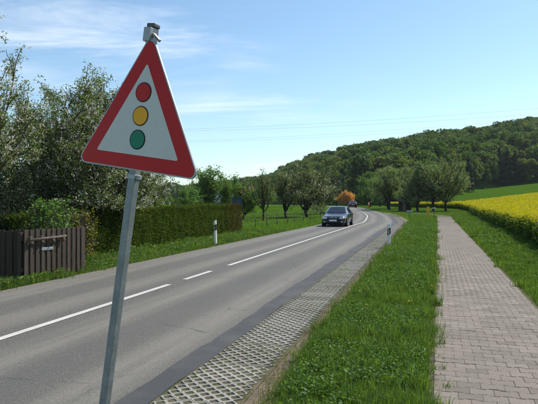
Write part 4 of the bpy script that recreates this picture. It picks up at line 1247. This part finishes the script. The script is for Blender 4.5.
        bm = bmesh.new(); bm_box(bm, (min(s * .03, s * .23), 2.30, .545), (max(s * .03, s * .23), 2.375, .675), bevel=.035); gr = link('grille', bm_mesh('grille', bm, True), root, M['chrome'])
        bm = bmesh.new(); bm_box(bm, (min(s * .05, s * .21), 2.3755, .565), (max(s * .05, s * .21), 2.379, .655)); link('grille_mesh', bm_mesh('grille_mesh', bm), gr, M['trim'])
    box_part('air_intake', (-.50, 2.30, .27), (.50, 2.368, .35), M['trim'], root, .01)
    box_part('number_plate', (-.26, 2.372, .39), (.26, 2.385, .50), M['plate'], root, .003)
    box_part('number_plate', (-.26, -2.385, .58), (.26, -2.366, .69), M['plate'], root, .003)
    box_part('bumper_strip', (-.60, 2.355, .505), (.60, 2.366, .535), M['trim'], root, .003)
    bm = bmesh.new(); bm_box(bm, (-.66, -2.15, .16), (.66, 2.15, .215)); link('underbody', bm_mesh('underbody', bm), root, M['trim'])
    return root
hd1 = math.atan2(.272, -.962)
car((5.10, 39.9, .032), hd1, m_car('dark_blue_paint', (.014, .024, .040)), 'dark blue black saloon car coming towards the sign on the road')
hd2 = math.atan2(-.06, .998)
car((17.95, 116.5, hz(17.95, 116.5) + .032), hd2, m_car('dark_red_paint', (.045, .009, .013)), 'dark red car driving away into the far road bend')

# ------------------------------------------------------------------ power cables
for i, (pl_, pr_, Dl, Dr) in enumerate([((150, 129.2), (560, 105.5), 330, 250), ((150, 130.6), (560, 111.5), 335, 256), ((150, 141.3), (560, 116.0), 340, 262), ((150, 142.5), (560, 120.5), 345, 268)]):
    A_ = np.array([(pl_[0] - 269) / 540 * Dl, Dl, 1.7 + (203 - pl_[1]) / 540 * Dl]); B_ = np.array([(pr_[0] - 269) / 540 * Dr, Dr, 1.7 + (203 - pr_[1]) / 540 * Dr])
    A0 = A_ - (B_ - A_) * .35; B0_ = B_ + (B_ - A_) * .35
    segs = []; K = 24
    pt = lambda t: A0 + (B0_ - A0) * t + np.array([0, 0, 5.0 * ((2 * t - 1) ** 2 - .45)])
    for k in range(K): segs.append((pt(k / K), pt((k + 1) / K), 0.028, 0.028))
    tag(link('power_cable', tubes(segs, 5), None, M['dark_metal']), ('thin dark power cable of the upper pair crossing above the wooded hill' if i < 2 else 'thin dark power cable of the lower pair dipping behind the wooded hill'), 'cable', 'power cables over the hill')

# ------------------------------------------------------------------ far houses
M['render_w'] = plain('white_render', (.62, .61, .58), .85, 0, .2, .06); M['render_p'] = plain('pinkish_render', (.42, .27, .21), .85, 0, .2, .1); M['tile'] = plain('red_tile', (.26, .11, .07), .8, 0, .2, .2, 3); M['dark_pane'] = plain('window_glass', (.03, .04, .05), .12, 0, .7); M['conc'] = plain('grey_facade', (.40, .42, .44), .8)
def house(x, y, w, d, h, rh, wall, label, rz=0, z=None, name='house'):
    zz = hz(x, y) if z is None else z
    o = empty(name, (x, y, zz), rz); tag(o, label, 'house')
    box_part('wall', (-w / 2, -d / 2, -3), (w / 2, d / 2, h), wall, o)
    bm = bmesh.new(); bm_prism(bm, [(-d / 2 - .4, h - .1), (0, h + rh), (d / 2 + .4, h - .1), (d / 2 + .4, h + .12), (0, h + rh + .25), (-d / 2 - .4, h + .12)], -w / 2 - .4, w / 2 + .4, Matrix.Rotation(R(90), 4, 'Z'))
    rf = link('roof', bm_mesh('roof', bm), o, M['tile']); box_part('chimney', (w * .2, .5, h + rh * .4), (w * .2 + .7, 1.2, h + rh + .8), wall, rf)
    bm = bmesh.new(); bm_prism(bm, [(-d / 2, h), (d / 2, h), (0, h + rh)], -w / 2 + .01, w / 2 - .01, Matrix.Rotation(R(90), 4, 'Z')); link('gable', bm_mesh('gable', bm), o, wall)
    for i in range(3):
        for j in range(max(1, int(h / 2.8))):
            cx_ = (-1 + i) * w * .3
            wd_ = box_part('window', (cx_ - .6, -d / 2 - .05, .9 + 2.7 * j), (cx_ + .6, -d / 2 - .002, 2.2 + 2.7 * j), M['board_w'], o); box_part('pane', (cx_ - .5, -d / 2 - .06, 1.0 + 2.7 * j), (cx_ + .5, -d / 2 - .0505, 2.1 + 2.7 * j), M['dark_pane'], wd_)
house(-10.5, 205, 9, 8, 4.2, 3.0, M['render_p'], 'pinkish house with red roof behind the sparse roadside tree', R(12), 0.4)
house(-21.0, 235, 10, 8, 5.0, 3.0, M['render_w'], 'white walled house with red roof beyond the blue framed board', R(-15), 1.5)
ab = empty('apartment_block', (-35.5, 800, hz(-35.5, 800)), R(4)); tag(ab, 'long pale apartment block on the distant wooded ridge', 'building')
box_part('wall', (-9, -6, -5), (9, 6, 21), M['conc'], ab); box_part('roof', (-9.3, -6.3, 21.01), (9.3, 6.3, 21.8), M['render_w'], ab)
for j in range(7):
    for i in range(7):
        box_part('window', (-8 + i * 2.35, -6.1, 1.2 + j * 2.8), (-6.4 + i * 2.35, -6.005, 2.7 + j * 2.8), M['dark_pane'], ab)

# ------------------------------------------------------------------ forest
def forest_crown(name, seed, h, r, conifer=False, n=1500):
    rng = np.random.default_rng(seed)
    if conifer:
        t = rng.uniform(0, 1, n) ** .7; zz = h * (.12 + .88 * (1 - t)); rr = r * (t * .95 + .05) * np.sqrt(rng.uniform(.35, 1, n)) * (1 + .25 * np.sin(zz * 3))
        a = rng.uniform(0, 2 * math.pi, n); c = np.stack([rr * np.cos(a), rr * np.sin(a), zz - rr * .25], -1); v = leaves(c, .85, -.2, .45, rng)
    else:
        k = 15; cs = []
        for q in range(k):
            a = rng.uniform(0, 2 * math.pi); z = rng.uniform(.26, .92); rad = r * .62 * math.sqrt(max(0.05, 1 - ((z - .55) / .44) ** 2)) * rng.uniform(.5, 1.1)
            cs.append((rad * math.cos(a), rad * math.sin(a), h * z * .93, r * rng.uniform(.28, .46)))
        cs.append((0, 0, h * .8, r * .5)); cs.append((0, 0, h * .55, r * .6))
        pick = rng.integers(0, len(cs), n); d = rng.normal(0, 1, (n, 3)); d /= np.linalg.norm(d, axis=1)[:, None]
        cc_ = np.array([cs[i][:3] for i in pick]); rr = np.array([cs[i][3] for i in pick]) * rng.uniform(.72, 1.05, n)
        c = cc_ + d * rr[:, None] * np.array([1, 1, .8]); v = leaves(c, .80, .15, .7, rng)
    a_ = Acc(); a_.add(*v)
    segs = [(np.array([0, 0, -1.0]), np.array([0, 0, h * .3]), .28, .22), (np.array([0, 0, h * .3]), np.array([.2, .1, h * .75]), .22, .08)]
    for q in range(5):
        a = q * 1.26 + seed; segs.append((np.array([0, 0, h * (.3 + .06 * q)]), np.array([r * .5 * math.cos(a), r * .5 * math.sin(a), h * (.5 + .07 * q)]), .12, .04))
    tm_ = tubes(segs, 5)
    me = mesh_np(name, np.concatenate(a_.v), np.concatenate(a_.l), np.concatenate(a_.s))
    return me, tm_
M['leaf_forest'] = leafmat('forest_leaves', (.038, .074, .017), (.076, .126, .026), (.150, .160, .050), .38, .02, inst=True)
M['leaf_spruce'] = leafmat('spruce_needles', (.010, .024, .010), (.018, .036, .014), (.026, .046, .018), .15, .02, inst=True)
KINDS_ = [forest_crown('forest_crown', s, 13, 4.6, False) for s in (1, 2, 3, 4, 5)] + [forest_crown('spruce_crown', 6, 17, 3.3, True)]
# the trees of the wood's lower edge stand singly
def forest_tree(x, y, k, s, label, group, mat):
    root = empty('spruce' if k == 5 else 'forest_tree', (x, y, hz(x, y) - .3), RNG.uniform(0, 6.28)); root.scale = (s, s, s * RNG.uniform(.92, 1.1)); tag(root, label, 'tree', group)
    link('trunk', KINDS_[k][1], root, M['bark_dark']); link('crown', KINDS_[k][0], root, mat)
for i, px in enumerate(np.linspace(352, 546, 26)):
    u = (px - 269) / 540
    y0 = float(np.interp(u, [-.6, -.15, 0, .06, .17, .3, .36, .42, .5, .9], [430, 430, 340, 260, 195, 195, 235, 268, 268, 268])) + 2 + RNG.uniform(-3, 5)
    if 498 < px < 516 or abs(px - 470) < 4:
        forest_tree(u * y0, y0, 5, RNG.uniform(.95, 1.2), ('tall dark spruce of the close group at the lower edge of the wood' if px > 485 else 'lone dark spruce rising beside the orchard trees at the wood edge'), 'spruces at the wood edge', M['leaf_spruce'])
    else:
        forest_tree(u * y0, y0, int(RNG.integers(0, 5)), RNG.uniform(.75, 1.15), ('round crowned broadleaf tree where the wood meets the green meadow' if px > 476 else 'round crowned broadleaf tree of the wood edge behind the orchard row'), 'broadleaf trees at the wood edge', M['leaf_forest'])
# the wood above reads as one mass
pts, kinds = [], []
yv = 200.0
while yv < 980:
    stp = 6.0 if yv < 420 else 7.5
    for x in np.arange(-.42 * yv, .66 * yv, stp):
        xx = x + RNG.uniform(-.45, .45) * stp; y2 = yv + RNG.uniform(-.45, .45) * stp
        u = xx / y2
        y0 = np.interp(u, [-.6, -.15, 0, .06, .17, .3, .36, .42, .5, .9], [430, 430, 340, 260, 195, 195, 235, 268, 268, 268])
        yc = np.interp(u, [-.6, -.15, 0, .1, .3, .5, .9], [900, 900, 700, 560, 530, 490, 460])
        if y2 < y0 + 6 or y2 > yc + 25: continue
        pts.append((xx, y2, hz(xx, y2) - .4))
        con = vnoise(np.array([xx]), np.array([y2]), .018, 3)[0] > .80 and y2 < 330
        kinds.append(5 if (con and RNG.uniform() < .5) else int(RNG.integers(0, 5)))
    yv += stp
pts = np.array(pts); kinds = np.array(kinds)
me = mesh_np('woodland', pts, [], [])
at = me.attributes.new('kind', 'INT', 'POINT'); at.data.foreach_set('value', kinds.astype(np.int32))
at = me.attributes.new('rot', 'FLOAT_VECTOR', 'POINT'); rv = np.zeros((len(pts), 3), np.float32); rv[:, 2] = RNG.uniform(0, 6.28, len(pts)); at.data.foreach_set('vector', rv.ravel())
at = me.attributes.new('siz', 'FLOAT_VECTOR', 'POINT'); sv = (RNG.uniform(.72, 1.42, (len(pts), 1)) * np.ones((1, 3))).astype(np.float32); sv[:, 2] *= RNG.uniform(.9, 1.12, len(pts)); at.data.foreach_set('vector', sv.ravel())
wood = link('woodland', me); tag(wood, 'dense green wood covering the long hill behind the fields', 'wood', None, 'stuff')
ng = bpy.data.node_groups.new('woodland', 'GeometryNodeTree')
ng.interface.new_socket('Geometry', in_out='INPUT', socket_type='NodeSocketGeometry'); ng.interface.new_socket('Geometry', in_out='OUTPUT', socket_type='NodeSocketGeometry')
gi = ng.nodes.new('NodeGroupInput'); go = ng.nodes.new('NodeGroupOutput'); jn = ng.nodes.new('GeometryNodeJoinGeometry')
def named(nm, typ):
    q = ng.nodes.new('GeometryNodeInputNamedAttribute'); q.data_type = typ; q.inputs['Name'].default_value = nm
    return q.outputs['Attribute']
kd, rt, sz = named('kind', 'INT'), named('rot', 'FLOAT_VECTOR'), named('siz', 'FLOAT_VECTOR')
for k, (cm, tm_) in enumerate(KINDS_):
    for part, mesh_, mat in ((0, cm, M['leaf_spruce' if k == 5 else 'leaf_forest']), (1, tm_, M['bark_dark'])):
        if not mesh_.materials: mesh_.materials.append(mat)
        so = bpy.data.objects.new('woodland_source', mesh_)
        oi = ng.nodes.new('GeometryNodeObjectInfo'); oi.inputs['Object'].default_value = so; oi.inputs['As Instance'].default_value = True
        ip = ng.nodes.new('GeometryNodeInstanceOnPoints'); cp = ng.nodes.new('FunctionNodeCompare'); cp.data_type = 'INT'; cp.operation = 'EQUAL'
        ng.links.new(kd, cp.inputs[2]); cp.inputs[3].default_value = k
        ng.links.new(cp.outputs[0], ip.inputs['Selection']); ng.links.new(gi.outputs[0], ip.inputs['Points']); ng.links.new(oi.outputs['Geometry'], ip.inputs['Instance'])
        ng.links.new(rt, ip.inputs['Rotation']); ng.links.new(sz, ip.inputs['Scale']); ng.links.new(ip.outputs[0], jn.inputs[0])
ng.links.new(jn.outputs[0], go.inputs[0])
md = wood.modifiers.new('woodland', 'NODES'); md.node_group = ng

# ------------------------------------------------------------------ haze
bm = bmesh.new(); bm_box(bm, (-2750, -480, -1.5), (2750, 3350, 150))
hm = bpy.data.materials.new('haze_air'); hm.use_nodes = True; hm.node_tree.nodes.clear()
ho_ = hm.node_tree.nodes.new('ShaderNodeOutputMaterial'); pv = hm.node_tree.nodes.new('ShaderNodeVolumePrincipled')
pv.inputs['Color'].default_value = (.82, .90, 1.0, 1); pv.inputs['Density'].default_value = 0.00008; pv.inputs['Anisotropy'].default_value = 0.2
hm.node_tree.links.new(pv.outputs[0], ho_.inputs['Volume'])
haze = link('haze', bm_mesh('haze', bm), None, hm); tag(haze, 'thin pale blue summer haze in the air', 'haze', None, 'stuff')
